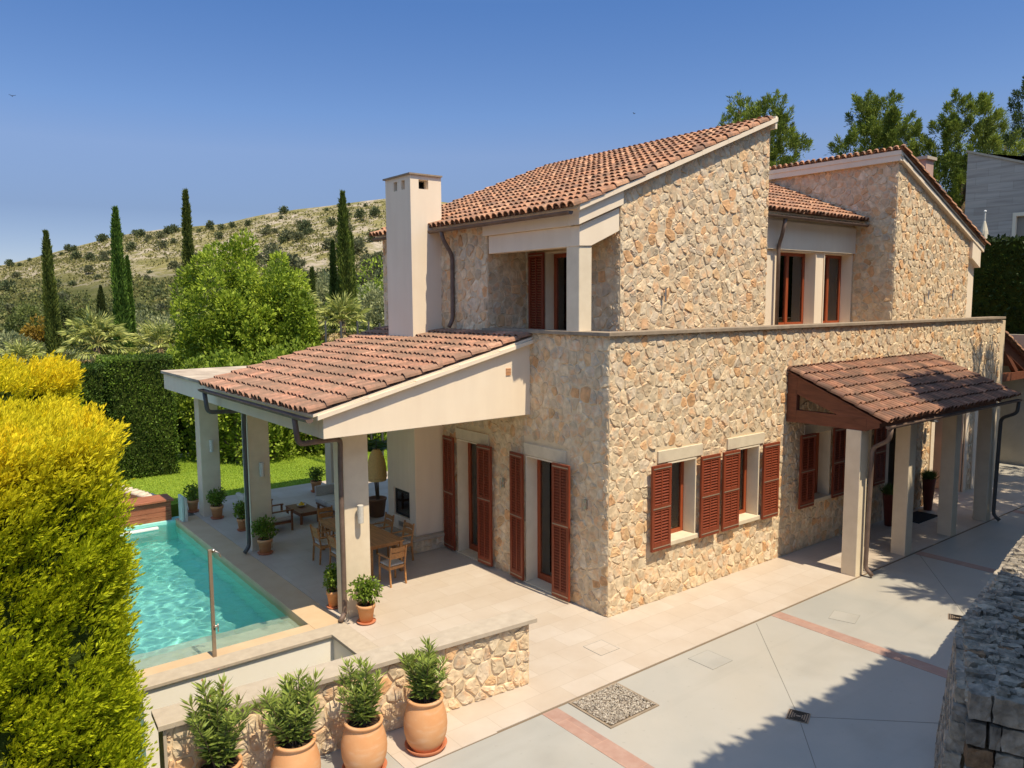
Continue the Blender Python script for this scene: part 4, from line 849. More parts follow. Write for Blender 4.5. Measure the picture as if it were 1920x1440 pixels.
def flower_pot(loc, lab, H=.30, R=.13, fr=.25, fh=.42, dark=False, name='potted_shrub', n=1100):
    o = thing(name, lab, 'potted plant', loc, random.random()*6, 'leafy shrubs in terracotta pots beside the columns')
    b = MB(); b.lathe([(.001,.02),(R*.72,.02),(R*.95,H*.8),(R*1.06,H*.8),(R*1.08,H),(R*.97,H),(R*.93,H*.85)], 28); b.build('pot', TERRA, o, smooth=True)
    b = MB(); b.lathe([(R*.95,H*.86),(.001,H*.9)], 20); b.build('soil', SOIL, o)
    b = MB(); b.lathe([(.001,.0),(R*.95,.0),(R*1.12,.03),(R*1.0,.03),(.001,.015)], 28); b.build('saucer', SAUCER, o, smooth=True)
    b = MB()
    for k in range(7): a = k; b.tube([(0,0,H*.8),(.09*math.cos(a),.09*math.sin(a),H+fh*.6)], [.008,.004], 5)
    b.build('stems', BARK, o)
    P, D, idx = crown_pts(n, (0,0,H+fh*.48), (fr,fr,fh*.55), 22, .42, .62); P = P[P[:,2] > H*.75]; D = D[:len(P)]; D[:,2] -= .35
    leaf_obj('foliage', P, D, rng.uniform(.04,.075,len(P)), .035, cols(len(P), (.09,.15,.02), (.24,.34,.04)), GLOSSY, o)
flower_pot((-3.13,2.28,.008), 'bright green leafy shrub in a terracotta pot in full sun by the near column', .31,.14,.25,.46)
flower_pot((-3.27,3.18,.008), 'shrub in a slim pot half hidden behind the near column downpipe', .30,.11,.2,.42, n=800)
flower_pot((-3.14,6.68,.008), 'shaded bushy shrub in a terracotta pot before the middle column', .31,.14,.26,.46)
flower_pot((-2.95,8.6,.008), 'small shaded shrub behind the middle column, next to the lounge chairs', .28,.11,.2,.4, n=700)
flower_pot((-3.08,9.98,.008), 'shaded shrub with a yellow bloom in a pot before the far column', .31,.14,.25,.42)
flower_pot((-3.36,10.95,.008), 'dark shrub in a pot beyond the far column at the lawn edge', .3,.13,.22,.42, n=700)
flower_pot((-.15,10.95,.008), 'dark shrub in a pot behind the sofa at the lawn edge', .3,.14,.24,.42, n=700)
def tall_pot(loc, lab, H):
    o = thing('tall_planter', lab, 'planter', loc, 0, 'tall oxblood planters at the entrance'); b = MB(); b.lathe([(.001,0),(.09,0),(.15,H),(.16,H),(.16,H+.015),(.13,H+.015),(.12,H-.05),(.001,H-.05)], 28); b.build('pot', REDPOT, o, smooth=True)
    n = 500; C = rng.normal(size=(n,3))*np.array([.05,.05,0])+np.array([0,0,H-.02]); D = rng.normal(size=(n,3))*.45+np.array([0,0,1.]); leaf_obj('foliage', C, D, rng.uniform(.15,.3,n), .014, cols(n, (.07,.12,.03), (.16,.22,.05)), LEAF, o)
tall_pot((8.6,-.3,.008), 'tall oxblood planter left of the entrance door mat', .72); tall_pot((10.62,-.25,.008), 'tall oxblood planter with spiky plant right of the door mat', .76)
o = thing('door_mat', 'black door mat in front of the porch entrance', 'door mat', (9.75,-.42,.008)); b = MB(); b.box(-.5,.5,-.25,.25,0,.02); b.build('mat', mat('coir', (.03,.03,.03), .98, noise=60), o)
# =================================================================== FURNITURE
def chair(loc, rz, lab, proto=[None]):
    if proto[0] is None:
        o = thing('dining_chair', lab, 'chair', loc, rz, 'teak armchairs round the dining table'); proto[0] = o
        for s in (-1,1):
            b = MB(); b.beam((s*.165,.17,0),(s*.165,.165,.52),.028,.032); b.build('front_leg', TEAK, o, bevel=.003)
            b = MB(); b.beam((s*.16,-.2,0),(s*.16,-.17,.38),.028,.034); b.beam((s*.16,-.17,.38),(s*.16,-.235,.74),.026,.032); b.build('rear_leg', TEAK, o, bevel=.003)
            b = MB(); b.beam((s*.165,-.19,.53),(s*.165,.20,.53),.04,.022); b.build('armrest', TEAK, o, bevel=.004)
        b = MB(); b.box(-.15,.15,-.18,-.15,.31,.36); b.box(-.15,.15,.15,.18,.31,.36); b.box(-.18,-.152,-.16,.16,.31,.36); b.box(.152,.18,-.16,.16,.31,.36); b.build('seat_frame', TEAK, o)
        b = MB(); b.box(-.16,.16,-.16,.17,.362,.395); b.build('seat_cushion', FABRIC, o, bevel=.012)
        b = MB()
        for z, h in ((.56,.1),(.672,.085)):
            y = -.17-(z-.38)*.18; b.prism([(-.148,y-.0),(0,y-.022),(.148,y-.0),(.148,y+.018),(0,y-.004),(-.148,y+.018)], z-h/2, z+h/2, 'z')
        b.build('backrest', TEAK, o, bevel=.003); KID[o.name] = kids(o); return o
    return dup(proto[0], loc, rz, lab)
G0 = .008
chair((-1.93,3.58,G0), 0.05, 'teak dining chair at the near head of the table, half in sunlight')
chair((-2.36,5.48,G0), -PI/2, 'teak dining chair on the pool side, farther one from the near column')
chair((-2.36,4.72,G0), -PI/2, 'teak dining chair on the pool side, partly behind the near column')
chair((-1.22,4.55,G0), PI/2+.05, 'teak dining chair on the fireplace side, nearer the sun')
chair((-1.22,5.35,G0), PI/2, 'teak dining chair on the fireplace side, nearer the hearth')
chair((-1.80,6.5,G0), PI, 'teak dining chair at the far head of the table toward the sofa')
o = thing('dining_table', 'long teak dining table under the tiled canopy', 'table', (-1.81,5.08,G0))
b = MB()
for k in range(6): b.box(-.36+.12*k+.001,-.24+.12*k-.001,-1.13,1.13,.595,.62)
b.build('table_top', TEAK, o, bevel=.002)
b = MB(); b.box(-.32,.32,-1.06,-1.035,.53,.595); b.box(-.32,.32,1.035,1.06,.53,.595); b.box(-.335,-.31,-1.03,1.03,.53,.595); b.box(.31,.335,-1.03,1.03,.53,.595); b.build('apron', TEAK, o)
for sx in (-1,1):
    for sy in (-1,1): b = MB(); b.box(sx*.315-.03,sx*.315+.03,sy*1.06-.03,sy*1.06+.03,0,.594); b.build('leg', TEAK, o, bevel=.004)
o = thing('coffee_table', 'low dark teak coffee table between the sofa and armchairs', 'coffee table', (-1.53,8.6,G0))
b = MB()
for k in range(5): b.box(-.24+.096*k+.001,-.144+.096*k-.001,-.45,.45,.25,.275)
b.build('table_top', TEAKD, o); b = MB(); b.box(-.23,.23,-.44,.44,.19,.249); b.build('apron', TEAKD, o)
for sx in (-1,1):
    for sy in (-1,1): b = MB(); b.box(sx*.205-.025,sx*.205+.025,sy*.415-.025,sy*.415+.025,0,.19); b.build('leg', TEAKD, o)
o = thing('fruit_bowl', 'white bowl of lemons on the coffee table', 'fruit bowl', (-1.5,8.72,G0+.276)); b = MB(); b.lathe([(.001,.005),(.05,.005),(.09,.035),(.11,.05),(.115,.05),(.09,.03),(.001,.012)], 28); b.build('bowl', CERAM, o, smooth=True)
for k in range(7): b = MB(); a = k*1.05; r = .045 if k < 6 else 0; b.ball((r*math.cos(a), r*math.sin(a), .05 if k < 6 else .09), .03, 10, sc=(1,1.25,1)); b.build('lemon', LEMON, o, smooth=True)
def cushion(b, x0,x1,y0,y1,z0,z1): b.box(x0,x1,y0,y1,z0,z1)
def arm_chair(loc, rz, lab, proto=[None]):
    if proto[0]: return dup(proto[0], loc, rz, lab)
    o = thing('lounge_chair', lab, 'armchair', loc, rz, 'low teak lounge chairs facing the sofa'); proto[0] = o
    for s in (-1,1):
        b = MB(); b.box(s*.3-.02,s*.3+.02,.24,.28,0,.46); b.build('front_leg', TEAKD, o); b = MB(); b.box(s*.3-.02,s*.3+.02,-.28,-.24,0,.46); b.build('rear_leg', TEAKD, o)
        b = MB(); b.box(s*.3-.03,s*.3+.03,-.32,.3,.461,.485); b.build('armrest', TEAKD, o)
    b = MB(); b.box(-.28,.28,-.27,.27,.17,.22); b.build('seat_frame', TEAKD, o); b = MB(); b.box(-.27,.27,-.2,.29,.221,.33); b.build('seat_cushion', FABRIC, o, bevel=.04)
    b = MB(); b.M = Matrix.Translation((0,-.25,.3)) @ Matrix.Rotation(.28,4,'X'); b.box(-.27,.27,-.05,.06,0,.36); b.build('back_cushion', FABRIC, o, bevel=.04); KID[o.name] = kids(o); return o
arm_chair((-2.33,8.2,G0), -PI/2, 'low teak lounge chair with pale cushions nearer the dining table'); arm_chair((-2.37,9.35,G0), -PI/2, 'low teak lounge chair with pale cushions nearer the far column')
o = thing('garden_sofa', 'pale fabric two-seat garden sofa on a teak base', 'sofa', (-.62,8.55,G0), PI/2)
b = MB(); b.box(-.68,.68,-.3,.3,.14,.2); b.build('base', TEAKD, o)
for sx in (-1,1):
    for sy in (-1,1): b = MB(); b.box(sx*.62-.025,sx*.62+.025,sy*.26-.025,sy*.26+.025,0,.139); b.build('leg', TEAKD, o)
    b = MB(); b.M = Matrix.Translation((sx*.7,0,.18)) @ Matrix.Rotation(sx*.06,4,'Y'); b.box(-.04,.04,-.33,.3,0,.4); b.build('arm', FABRIC, o, bevel=.03)
    b = MB(); b.box(min(sx*.01,sx*.66),max(sx*.01,sx*.66),-.25,.35,.201,.34); b.build('seat_cushion', FABRIC, o, bevel=.045)
    b = MB(); b.M = Matrix.Translation((sx*.335,-.2,.33)) @ Matrix.Rotation(.25,4,'X'); b.box(-.31,.31,-.06,.07,0,.36); b.build('back_cushion', FABRIC, o, bevel=.05)
b = MB(); b.box(-.68,.68,-.36,-.30,.2,.56); b.build('back', FABRIC, o, bevel=.02)
o = thing('pendant_lamp', 'woven rattan pendant lamp hanging beside the fireplace', 'pendant lamp', (-.42,6.95,0))
b = MB(); b.lathe([(.215+.004*math.sin(i*3.1) if i < 3 else (.225*math.sqrt(max(.02,1-(i/26)**2.3)))+.005*(i % 2), 1.08+i*.0285) for i in range(26)], 32); b.build('shade', RATTAN, o); b = MB(); b.tube([(0,0,1.78),(0,0,3.16)], .008, 6); b.build('cord', BLACK, o)
o = thing('potted_palm', 'tall potted palm in a big brown pot beside the fireplace', 'potted plant', (-.02,7.75,G0)); b = MB(); b.lathe([(.001,0),(.17,0),(.225,.4),(.24,.4),(.24,.44),(.2,.44),(.18,.38),(.001,.38)], 32); b.build('pot', mat('brown_pot', (.3,.15,.08), .8, noise=5), o, smooth=True)
b = MB()
for k in range(3): b.tube([(0.03*k,0,.38),(.05*k-.05,.03,1.2),(.1*k-.1,.05*k,1.75)], [.018,.014,.01], 6)
b.build('stem', BARK, o); C = []; D = []
for k in range(13):
    a = k*2.4; e = .5+.5*((k*7) % 5)/5
    for i in range(26):
        t = i/26; L_ = .9; p = np.array([math.cos(a)*L_*t*.7, math.sin(a)*L_*t*.7, 1.6+L_*e*t-.55*t*t])
        for s in (-1,1): C.append(p); D.append((math.cos(a)*.6-s*math.sin(a), math.sin(a)*.6+s*math.cos(a), -.1))
C = np.array(C); leaf_obj('fronds', C, np.array(D), .24, .03, cols(len(C), (.06,.12,.02), (.13,.24,.04)), GLOSSY, o)
# =================================================================== YELLOW CYPRESS HEDGES
HEDGE_IN = mat('hedge_shadow_core', (.05,.07,.012), .95, .05, noise=6, col2=(.03,.045,.01), bump=(10,1,.1))  # dark green filler core; its colour stands in for shade inside foliage
def spray_hedge(name, label, X0, X1, Y0, Y1, Z0, Z1, faces, n, yel, size=.13, grp=None, sweep=(0,0,0)):
    cx, cy = (X0+X1)/2, (Y0+Y1)/2; o = thing(name, label, 'hedge', (cx,cy,Z0), 0, grp)
    b = MB(); i_ = .16; hx, hy = (X1-X0)/2-i_, (Y1-Y0)/2-i_; b.box(-hx,hx,-hy,hy,0,Z1-Z0-i_); b.build('shade_core', HEDGE_IN, o)
    areas = {'f': (X1-X0)*(Z1-Z0), 'r': (Y1-Y0)*(Z1-Z0), 't': (X1-X0)*(Y1-Y0), 'b': (X1-X0)*(Z1-Z0)}
    tot = sum(areas[f] for f in faces); PP = []; DD = []; TT = []; LL = []
    for f in faces:
        m = int(n*areas[f]/tot); u = rng.random(m); v = rng.random(m)
        if f == 'f': P = np.stack([X0+u*(X1-X0), np.full(m,Y0), Z0+v*(Z1-Z0)],1); nr = np.array([0,-1,0.])
        if f == 'b': P = np.stack([X0+u*(X1-X0), np.full(m,Y1), Z0+v*(Z1-Z0)],1); nr = np.array([0,1.,0.])
        if f == 'r': P = np.stack([np.full(m,X1), Y0+u*(Y1-Y0), Z0+v*(Z1-Z0)],1); nr = np.array([1.,0,0])
        if f == 't': P = np.stack([X0+u*(X1-X0), Y0+v*(Y1-Y0), np.full(m,Z1)],1); nr = np.array([0,0,1.])
        a = P*1.0; bump = np.sin(a[:,0]*3.1+a[:,2]*2.3)*np.sin(a[:,1]*2.9+a[:,2]*1.7)+.7*np.sin(a[:,0]*7.3-a[:,2]*6.1+a[:,1]*5)+.5*np.sin(a[:,2]*11+a[:,0]*9)
        dep = -.10+.075*bump-rng.random(m)**1.5*.22; P = P+nr*dep[:,None]
        ed = np.minimum((X1-P[:,0]), np.minimum(P[:,1]-Y0, Z1-P[:,2])); 
        keep = (bump > -.75) | (rng.random(m) < .3); P = P[keep]; m = len(P); base = nr*.5+np.array([0,0,.7])+np.array(sweep)*1.7+rng.normal(size=(m,3))*.2; base /= np.linalg.norm(base,axis=1,keepdims=True)
        for q in range(24):
            t = rng.random(m); side = rng.normal(size=(m,3)); side -= base*(side*base).sum(1,keepdims=True); side /= np.linalg.norm(side,axis=1,keepdims=True)
            PP.append(P+base*(t*size*1.1)[:,None]+side*(.022*(1-t)[:,None])); DD.append(base+side*(.75-.5*t)[:,None]); LL.append(size*.25*(1.25-t*.6))
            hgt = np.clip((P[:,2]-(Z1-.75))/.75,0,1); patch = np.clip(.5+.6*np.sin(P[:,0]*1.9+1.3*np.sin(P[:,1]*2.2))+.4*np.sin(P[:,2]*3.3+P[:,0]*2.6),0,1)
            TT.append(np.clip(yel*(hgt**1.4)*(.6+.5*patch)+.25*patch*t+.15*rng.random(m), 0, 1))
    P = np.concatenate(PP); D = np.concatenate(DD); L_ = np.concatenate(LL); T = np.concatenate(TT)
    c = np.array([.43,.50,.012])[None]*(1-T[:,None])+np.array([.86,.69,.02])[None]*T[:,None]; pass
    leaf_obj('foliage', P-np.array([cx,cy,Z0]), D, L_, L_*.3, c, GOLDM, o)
GY = 'golden cypress hedges on the left'
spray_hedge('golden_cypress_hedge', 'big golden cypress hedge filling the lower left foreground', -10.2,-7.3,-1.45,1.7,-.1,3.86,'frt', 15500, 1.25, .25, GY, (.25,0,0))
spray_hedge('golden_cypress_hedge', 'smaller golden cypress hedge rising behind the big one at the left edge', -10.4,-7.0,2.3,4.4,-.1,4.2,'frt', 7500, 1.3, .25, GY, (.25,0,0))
def box_hedge(name, label, x0,x1,y0,y1,z0,z1, n, ca, cb, size=.07, rz=0, faces='fbrlt', core=HEDGE_IN, m=LEAF, lump=.05, grp=None, yel=0):
    cx, cy = (x0+x1)/2, (y0+y1)/2; o = thing(name, label, 'hedge', (cx,cy,z0), rz, grp); hx, hy, H = (x1-x0)/2, (y1-y0)/2, z1-z0
    b = MB(); b.box(-hx+.1,hx-.1,-hy+.1,hy-.1,0,H-.1); b.build('shade_core', core, o)
    A = dict(f=2*hx*H, b=2*hx*H, r=2*hy*H, l=2*hy*H, t=4*hx*hy); tot = sum(A[f] for f in faces); PP=[]; DD=[]
    for f in faces:
        k = int(n*A[f]/tot); u = rng.uniform(-1,1,k); v = rng.random(k); z = v*H
        P = {'f': lambda: np.stack([u*hx, np.full(k,-hy), z],1), 'b': lambda: np.stack([u*hx, np.full(k,hy), z],1), 'r': lambda: np.stack([np.full(k,hx), u*hy, z],1), 'l': lambda: np.stack([np.full(k,-hx), u*hy, z],1), 't': lambda: np.stack([u*hx, (v*2-1)*hy, np.full(k,H)],1)}[f]()
        nr = np.array({'f':(0,-1,0),'b':(0,1,0),'r':(1,0,0),'l':(-1,0,0),'t':(0,0,1)}[f], float)
        bp = np.sin(P[:,0]*3+P[:,2]*2.1)*np.sin(P[:,2]*3.7+P[:,0]*1.3+P[:,1]*4); P = P+nr*(lump*bp-rng.random(k)*.12)[:,None]; PP.append(P); DD.append(nr*.8+np.array([0,0,.4])+rng.normal(size=(k,3))*.7)
    P = np.concatenate(PP); D = np.concatenate(DD); T = np.clip(.5+.35*np.sin(P[:,0]*2.3+P[:,2]*1.9)+rng.normal(size=len(P))*.3,0,1); L_ = size*(.6+.8*rng.random(len(P))); c = cols(len(P), ca, cb, T)
    if yel: q = (np.sin(P[:,0]*1.7+1)*np.sin(P[:,2]*2.2+P[:,0]*.7) > .55) & (rng.random(len(P)) < .6); c[q] = np.array([.42,.36,.02])
    leaf_obj('foliage', P, D, L_, L_*.55, c, m, o); return o
GC = 'clipped green hedges round the lawn'
box_hedge('clipped_hedge', 'dark clipped hedge running left from the canopy corner', -17,-4.2,15.8,17.2,-1.7,3.36, 60000, (.045,.085,.014), (.15,.24,.028), .07, grp=GC, yel=1, faces='frt')
box_hedge('clipped_hedge', 'taller square end of the dark clipped hedge beside the flat canopy', -4.2,-2.42,15.7,17.3,-1.7,3.55, 22000, (.045,.085,.014), (.16,.25,.028), .065, grp=GC, faces='frtl')
box_hedge('laurel_hedge', 'glossy laurel hedge along the far side of the lawn', -2.8,8.5,18.6,19.8,-1.7,2.15, 52000, (.09,.15,.015), (.38,.48,.04), .075, m=GLOSSY, lump=.12, grp=GC, faces='ft')
box_hedge('tall_hedge', 'tall dark hedge behind the carport at the right edge', 19,22.5,-9,4.3,-.5,7.0, 22000, (.02,.035,.008), (.055,.09,.015), .14, faces='lft')
# =================================================================== TREES
def put(o, px, depth, z=-1.75): p = at(px, 567, depth); o.location = (p[0], p[1], z); return o
def cypress_proto(h, w, ca, cb, lab, n=11000):
    o = thing('cypress_tree', lab, 'cypress tree', (0,0,0), 0, 'slender Italian cypresses beyond the hedge'); b = MB(); b.tube([(0,0,-.1),(0,0,h*.3),(0,0,h*.9)], [.1,.07,.02], 6); b.build('trunk', BARK, o)
    z = rng.random(n)**.9; prof = np.interp(z, [0,.08,.35,.7,.9,1], [.75,1,.95,.72,.4,.04])*w/2; a = rng.random(n)*2*PI; lob = 1+.16*np.sin(a*3+z*14)+.1*np.sin(z*37+a*2); r = prof*lob*(.72+.3*rng.random(n))
    P = np.stack([r*np.cos(a), r*np.sin(a), z*h], 1); D = np.stack([.35*np.cos(a), .35*np.sin(a), np.ones(n)], 1)+rng.normal(size=(n,3))*.25
    T = np.clip(.45+.3*np.sin(a*3+z*14)+rng.normal(size=n)*.25, 0, 1); leaf_obj('crown', P, D, rng.uniform(.08,.17,n)*h/7, .035*h/7, cols(n, ca, cb, T), NEEDLE, o)
    b = MB(); b.tube([(0,0,.3),(0,0,h*.3),(0,0,h*.65),(0,0,h*.93)], [w*.3,w*.37,w*.26,w*.04], 10); b.build('inner_shade_core', HEDGE_IN, o); return o
def zpix(py, depth): return CAM[2]+(567-py)/F*depth
for px, top, wpx, dep, lab, ca, cb in ((95,434,27,34,'Italian cypress with a blunt top at the far left, before the hill',(.06,.085,.015),(.2,.24,.045)),
        (226,392,29,36,'tallest bright green Italian cypress behind the fan palms',(.05,.11,.015),(.17,.28,.04)),
        (358,362,22,40,'thin dark Italian cypress rising behind the round green tree',(.055,.08,.015),(.18,.21,.04)),
        (648,366,32,40,'Italian cypress left of the chimney, tallest of its cluster',(.06,.085,.015),(.2,.25,.04)),
        (627,455,18,41,'short slim cypress at the left of the chimney cluster',(.06,.085,.015),(.19,.24,.04)),
        (661,440,16,42,'slim cypress tucked against the right of the tallest by the chimney',(.06,.09,.015),(.19,.25,.04)),
        (587,503,17,36,'small cypress between the round tree and the fan palm',(.05,.075,.015),(.15,.19,.035)),
        (190,533,26,58,'squat dark cypress far off between two tall ones',(.03,.045,.01),(.08,.1,.02)),
        (243,480,16,37,'slim cypress merging with the bright green one',(.05,.11,.015),(.17,.28,.04))):
    h = zpix(top, dep)+1.75; put(cypress_proto(h, wpx/F*dep, ca, cb, lab), px, dep)
def palm(h, R, lab, px, dep):
    o = thing('fan_palm', lab, 'palm tree', (0,0,0), random.random()*6, 'fan palms beyond the hedge'); b = MB(); b.tube([(0,0,-.1),(0.03,0,h*.5),(0,0,h)], [.16,.15,.13], 10); b.build('trunk', BARK, o, smooth=True)
    C=[];D=[];T=[];Ls=[]; pet = MB()
    for k in range(34):
        a = k*2.39996; q = k/33; el = 1.4-2.2*q; pl = R*.52*random.uniform(.8,1.15); dr = Vector((math.cos(a)*math.cos(el), math.sin(a)*math.cos(el), math.sin(el))); p0 = Vector((0,0,h)); p1 = p0+dr*pl+Vector((0,0,-.08*R)); pet.tube([p0,(p0+p1)/2+Vector((0,0,.05*R)),p1], [.018,.012,.008], 4)
        side = dr.cross(Vector((0,0,1))).normalized(); upn = side.cross(dr).normalized(); dead = q > .82
        for j in range(17):
            th = (j-8)/8*1.35; d = (dr*math.cos(th)+side*math.sin(th)+upn*(.12-.08*abs(th))).normalized(); Lf = R*.5*(1-.25*abs(th)/1.35)*random.uniform(.85,1.08); d2 = (d+Vector((0,0,-.55-.3*q))).normalized()
            C.append(tuple(p1)); D.append(tuple(d)); T.append(dead); Ls.append(Lf*.72); C.append(tuple(p1+d*Lf*.55)); D.append(tuple(d2)); T.append(dead); Ls.append(Lf*.5)
    pet.build('petioles', mat('palm_petiole', (.3,.27,.08), .7), o); C=np.array(C);D=np.array(D);T=np.array(T); c = cols(len(C), (.25,.30,.06), (.58,.58,.19)); c[T] = cols(T.sum(), (.58,.42,.18),(.75,.58,.32)); leaf_obj('fronds', C, D, np.array(Ls), R*.05, c, LEAF, o, curl=.05); put(o, px, dep)
palm(zpix(640,30)+1.75, 1.55, 'fan palm with shaggy dead skirt between the two left cypresses', 176, 30)
palm(zpix(650,31)+1.75, 1.35, 'fan palm left of the round green tree', 296, 31)
palm(zpix(600,29)+1.75, 1.25, 'fan palm near the chimney with pale drooping fronds', 640, 29)
palm(zpix(678,29)+1.75, 1.15, 'low fan palm at the left edge above the hedge', 38, 29)
palm(zpix(575,31)+1.75, 1.1, 'fan palm mostly hidden behind the round green tree', 563, 32)
# big round tree
o = thing('broadleaf_tree', 'big round bright green tree above the hedge, left of the roof', 'tree', (0,0,0)); dep = 28
trunk(o, 4.5, .16, limbs=7, spread=1.2); z = 1.75+zpix(585,dep)
P=[];
canopy('crown', o, 42000, (.1,0,z-.25), (2.3,2.1,2.75), 120, .19, .14, (.12,.19,.015), (.46,.56,.055), fill=.98); put(o, 455, dep)
o = thing('broadleaf_tree', 'smaller green tree joined to the right of the big round one', 'tree', (0,0,0)); trunk(o, 3.2, .12, limbs=5, spread=.8)
canopy('crown', o, 20000, (0,0,1.75+zpix(620,28)), (1.15,1.2,2.1), 80, .22, .125, (.10,.17,.015), (.40,.50,.05), fill=.8); put(o, 545, 28)
# mixed bushes: protos then copies
def bush_proto(lab, ca, cb, n=1700, size=.2, tr=True, name='shrub'):
    o = thing(name, lab, 'shrub', (0,0,0), 0); 
    if tr: trunk(o, .6, .06, limbs=4, spread=.3)
    canopy('crown', o, n, (0,0,.85), (1,1,.9), 26, .36, size, ca, cb, fill=.7); KID[o.name] = kids(o); return o
BC = [((.17,.19,.075),(.42,.44,.21)),((.11,.18,.02),(.38,.48,.05)),((.06,.08,.02),(.2,.24,.06)),((.18,.1,.02),(.40,.28,.03))]
def bush(k, px, py, dep, s, lab, grp='bushes and small trees beyond the hedge'):
    p = at(px, py, dep); h = p[2]+1.75; o = thing('shrub' if h < 4 else 'small_tree', lab, 'shrub' if h < 4 else 'tree', (0,0,0), 0, grp)
    trunk(o, h*.7, .05+.02*h, limbs=5, spread=s*.4); hz = min(h*.5, s*1.25); n = int(3000+1800*s*hz); ls = .06+.003*dep
    canopy('crown', o, min(n,12000), (0,0,h-hz), (s,s,hz), 34, .3, ls, *BC[k], fill=.8)
    if h-2*hz > .3: canopy('lower_crown', o, min(n,4000), (0,0,(h-hz)*.5), (s*.8,s*.8,(h-hz)*.55), 30, .32, ls, *BC[k], fill=.8)
    o.location = (p[0], p[1], -1.75); return o
BL = [(0,10,625,46,2.6,'silvery olive at the left edge behind the low palm'),(0,60,640,42,2.2,'silvery olive left of the leftmost tall cypress'),(3,68,598,52,1.6,'rust-orange bush left of the leftmost tall cypress'),(0,135,655,44,1.8,'pale olive between the leftmost cypress and the palm'),
      (0,265,575,58,2.6,'round silvery olive between palm and round tree'),(0,322,590,50,2.2,'silvery olive just left of the round green tree'),(1,345,650,30,1.0,'bright green bush at the foot of the round tree, left side'),(1,262,655,32,.9,'small green bush between the two fan palms'),
      (2,30,570,75,3.6,'dark bush far off at the left edge'),(2,130,560,80,3.2,'dark bush far off right of the leftmost cypress'),(0,545,520,58,2.6,'pale grey-green tree between round tree and small cypress'),(0,612,500,62,2.8,'silvery tree behind the cypress cluster'),
      (1,700,500,52,3.2,'olive-green tree between cypress cluster and chimney'),(0,735,520,50,2.6,'olive tree just left of the chimney'),(1,600,610,30,1.2,'green bush left of the chimney fan palm'),(1,690,640,27,1.3,'green bush right of the chimney fan palm above the tiles'),
      (1,380,648,25,1.1,'leafy bush above the flat canopy roof, left end'),(1,440,655,24.5,1.1,'leafy bush above the flat canopy roof, middle'),(1,505,650,25,1.2,'leafy bush above the canopy tiles, below the round tree'),(1,560,645,26,1.2,'leafy bush above the tiles left of the wire fence'),
      (1,628,655,26,1.1,'leafy bush above the tiles behind the wire fence'),(2,200,585,66,2.4,'dark bush behind the palm with the shaggy skirt'),(0,400,560,52,2.0,'silvery tree behind the round green tree'),(1,480,600,40,2.6,'green tree behind the round tree')]
for a in BL: bush(*a)
# wire fence posts
o = thing('wire_fence', 'dark wire mesh fence above the canopy tiles by the chimney palm', 'fence', (0,0,0)); P_ = [at(px, py, d) for px, py, d in ((610,602,24),(639,603,23.5),(670,602,23),(691,603,22.6),(712,606,22.2))]
for p in P_: b = MB(); b.tube([(p[0],p[1],-1.7),(p[0],p[1],p[2])], .03, 6); b.build('post', PIPEG, o)
b = MB()
for a, c in zip(P_, P_[1:]):
    for z in np.arange(1.2, a[2]-.05, .22): b.beam((a[0],a[1],z),(c[0],c[1],z),.008,.008)
b.build('wires', PIPEG, o)
# hill vegetation
def terr(px, r):
    d = fw+r2*(px-960)/F; x, y = CAM[0]+d[0]*r, CAM[1]+d[1]*r; zt = CAM[2]+(567-hill_top(px))/F*415
    if r <= 80: return x, y, -1.75
    t = (r-80)/335; z = -1.75+(zt+1.75)*(t**1.55)
    if r < 415: z += (math.sin(px*.031+r*.05)+math.sin(px*.013-r*.021)*1.3)*1.6*math.sin(PI*min(t,1))
    return x, y, z
hp = [bush_proto('s', (.06,.08,.035), (.15,.18,.075), 420, .34, False, 'hill_tree'), bush_proto('s', (.08,.09,.045), (.19,.2,.095), 420, .34, False, 'hill_tree')]
hl = 'dark rounded pine shrub on the rocky hillside'; first = [True, True]
def hshrub(px, r, s, k, hh=1.):
    x, y, z = terr(px, r)
    if first[k]: first[k] = False; o = hp[k]; o.location = (x,y,z-.5); o.scale = (s,s,s*hh)
    else: o = dup(hp[k], (x,y,z-.5), random.random()*6, None, (s,s,s*hh))
    o['group'] = 'dark pine shrubs scattered over the hill'; o['label'] = hl
for px in (30,45,75,110,122,138,150,163,205,213,238,252,265,275,285,322,332,345,352,380,403,412,425,447,455,475,490,513,545,552,618,640,665,700): hshrub(px+random.uniform(-9,9), 400+random.uniform(-14,8), random.choice([.7,1.3,2.0,2.6]), 0)
for k in range(85):
    px = random.uniform(-10,730); r = 150+230*random.random()**.7; hshrub(px, r, random.uniform(.9,2.6)*(1+.3*(px>520)), k % 2)
for k in range(26): hshrub(random.uniform(520,725), random.uniform(170,300), random.uniform(2,3.6), 1)
C=[];n=15000
for k in range(n):
    px = random.uniform(-80,770); r = 95+310*random.random()**1.1; x,y,z = terr(px, r); C.append((x,y,z))
C = np.repeat(np.array(C),4,0)+rng.normal(size=(4*n,3))*np.array([.35,.35,.15]); D = rng.normal(size=(4*n,3))*.6+np.array([0,0,.8])
tag(leaf_obj('hillside_scrub', C, D, rng.uniform(.5,1.1,4*n), .6, cols(4*n, (.12,.125,.04), (.32,.29,.10)), LEAF), 'low scrub and dry grass covering the rocky hillside', 'scrub', kind='stuff')
C=[];Dd=[];cc=[]
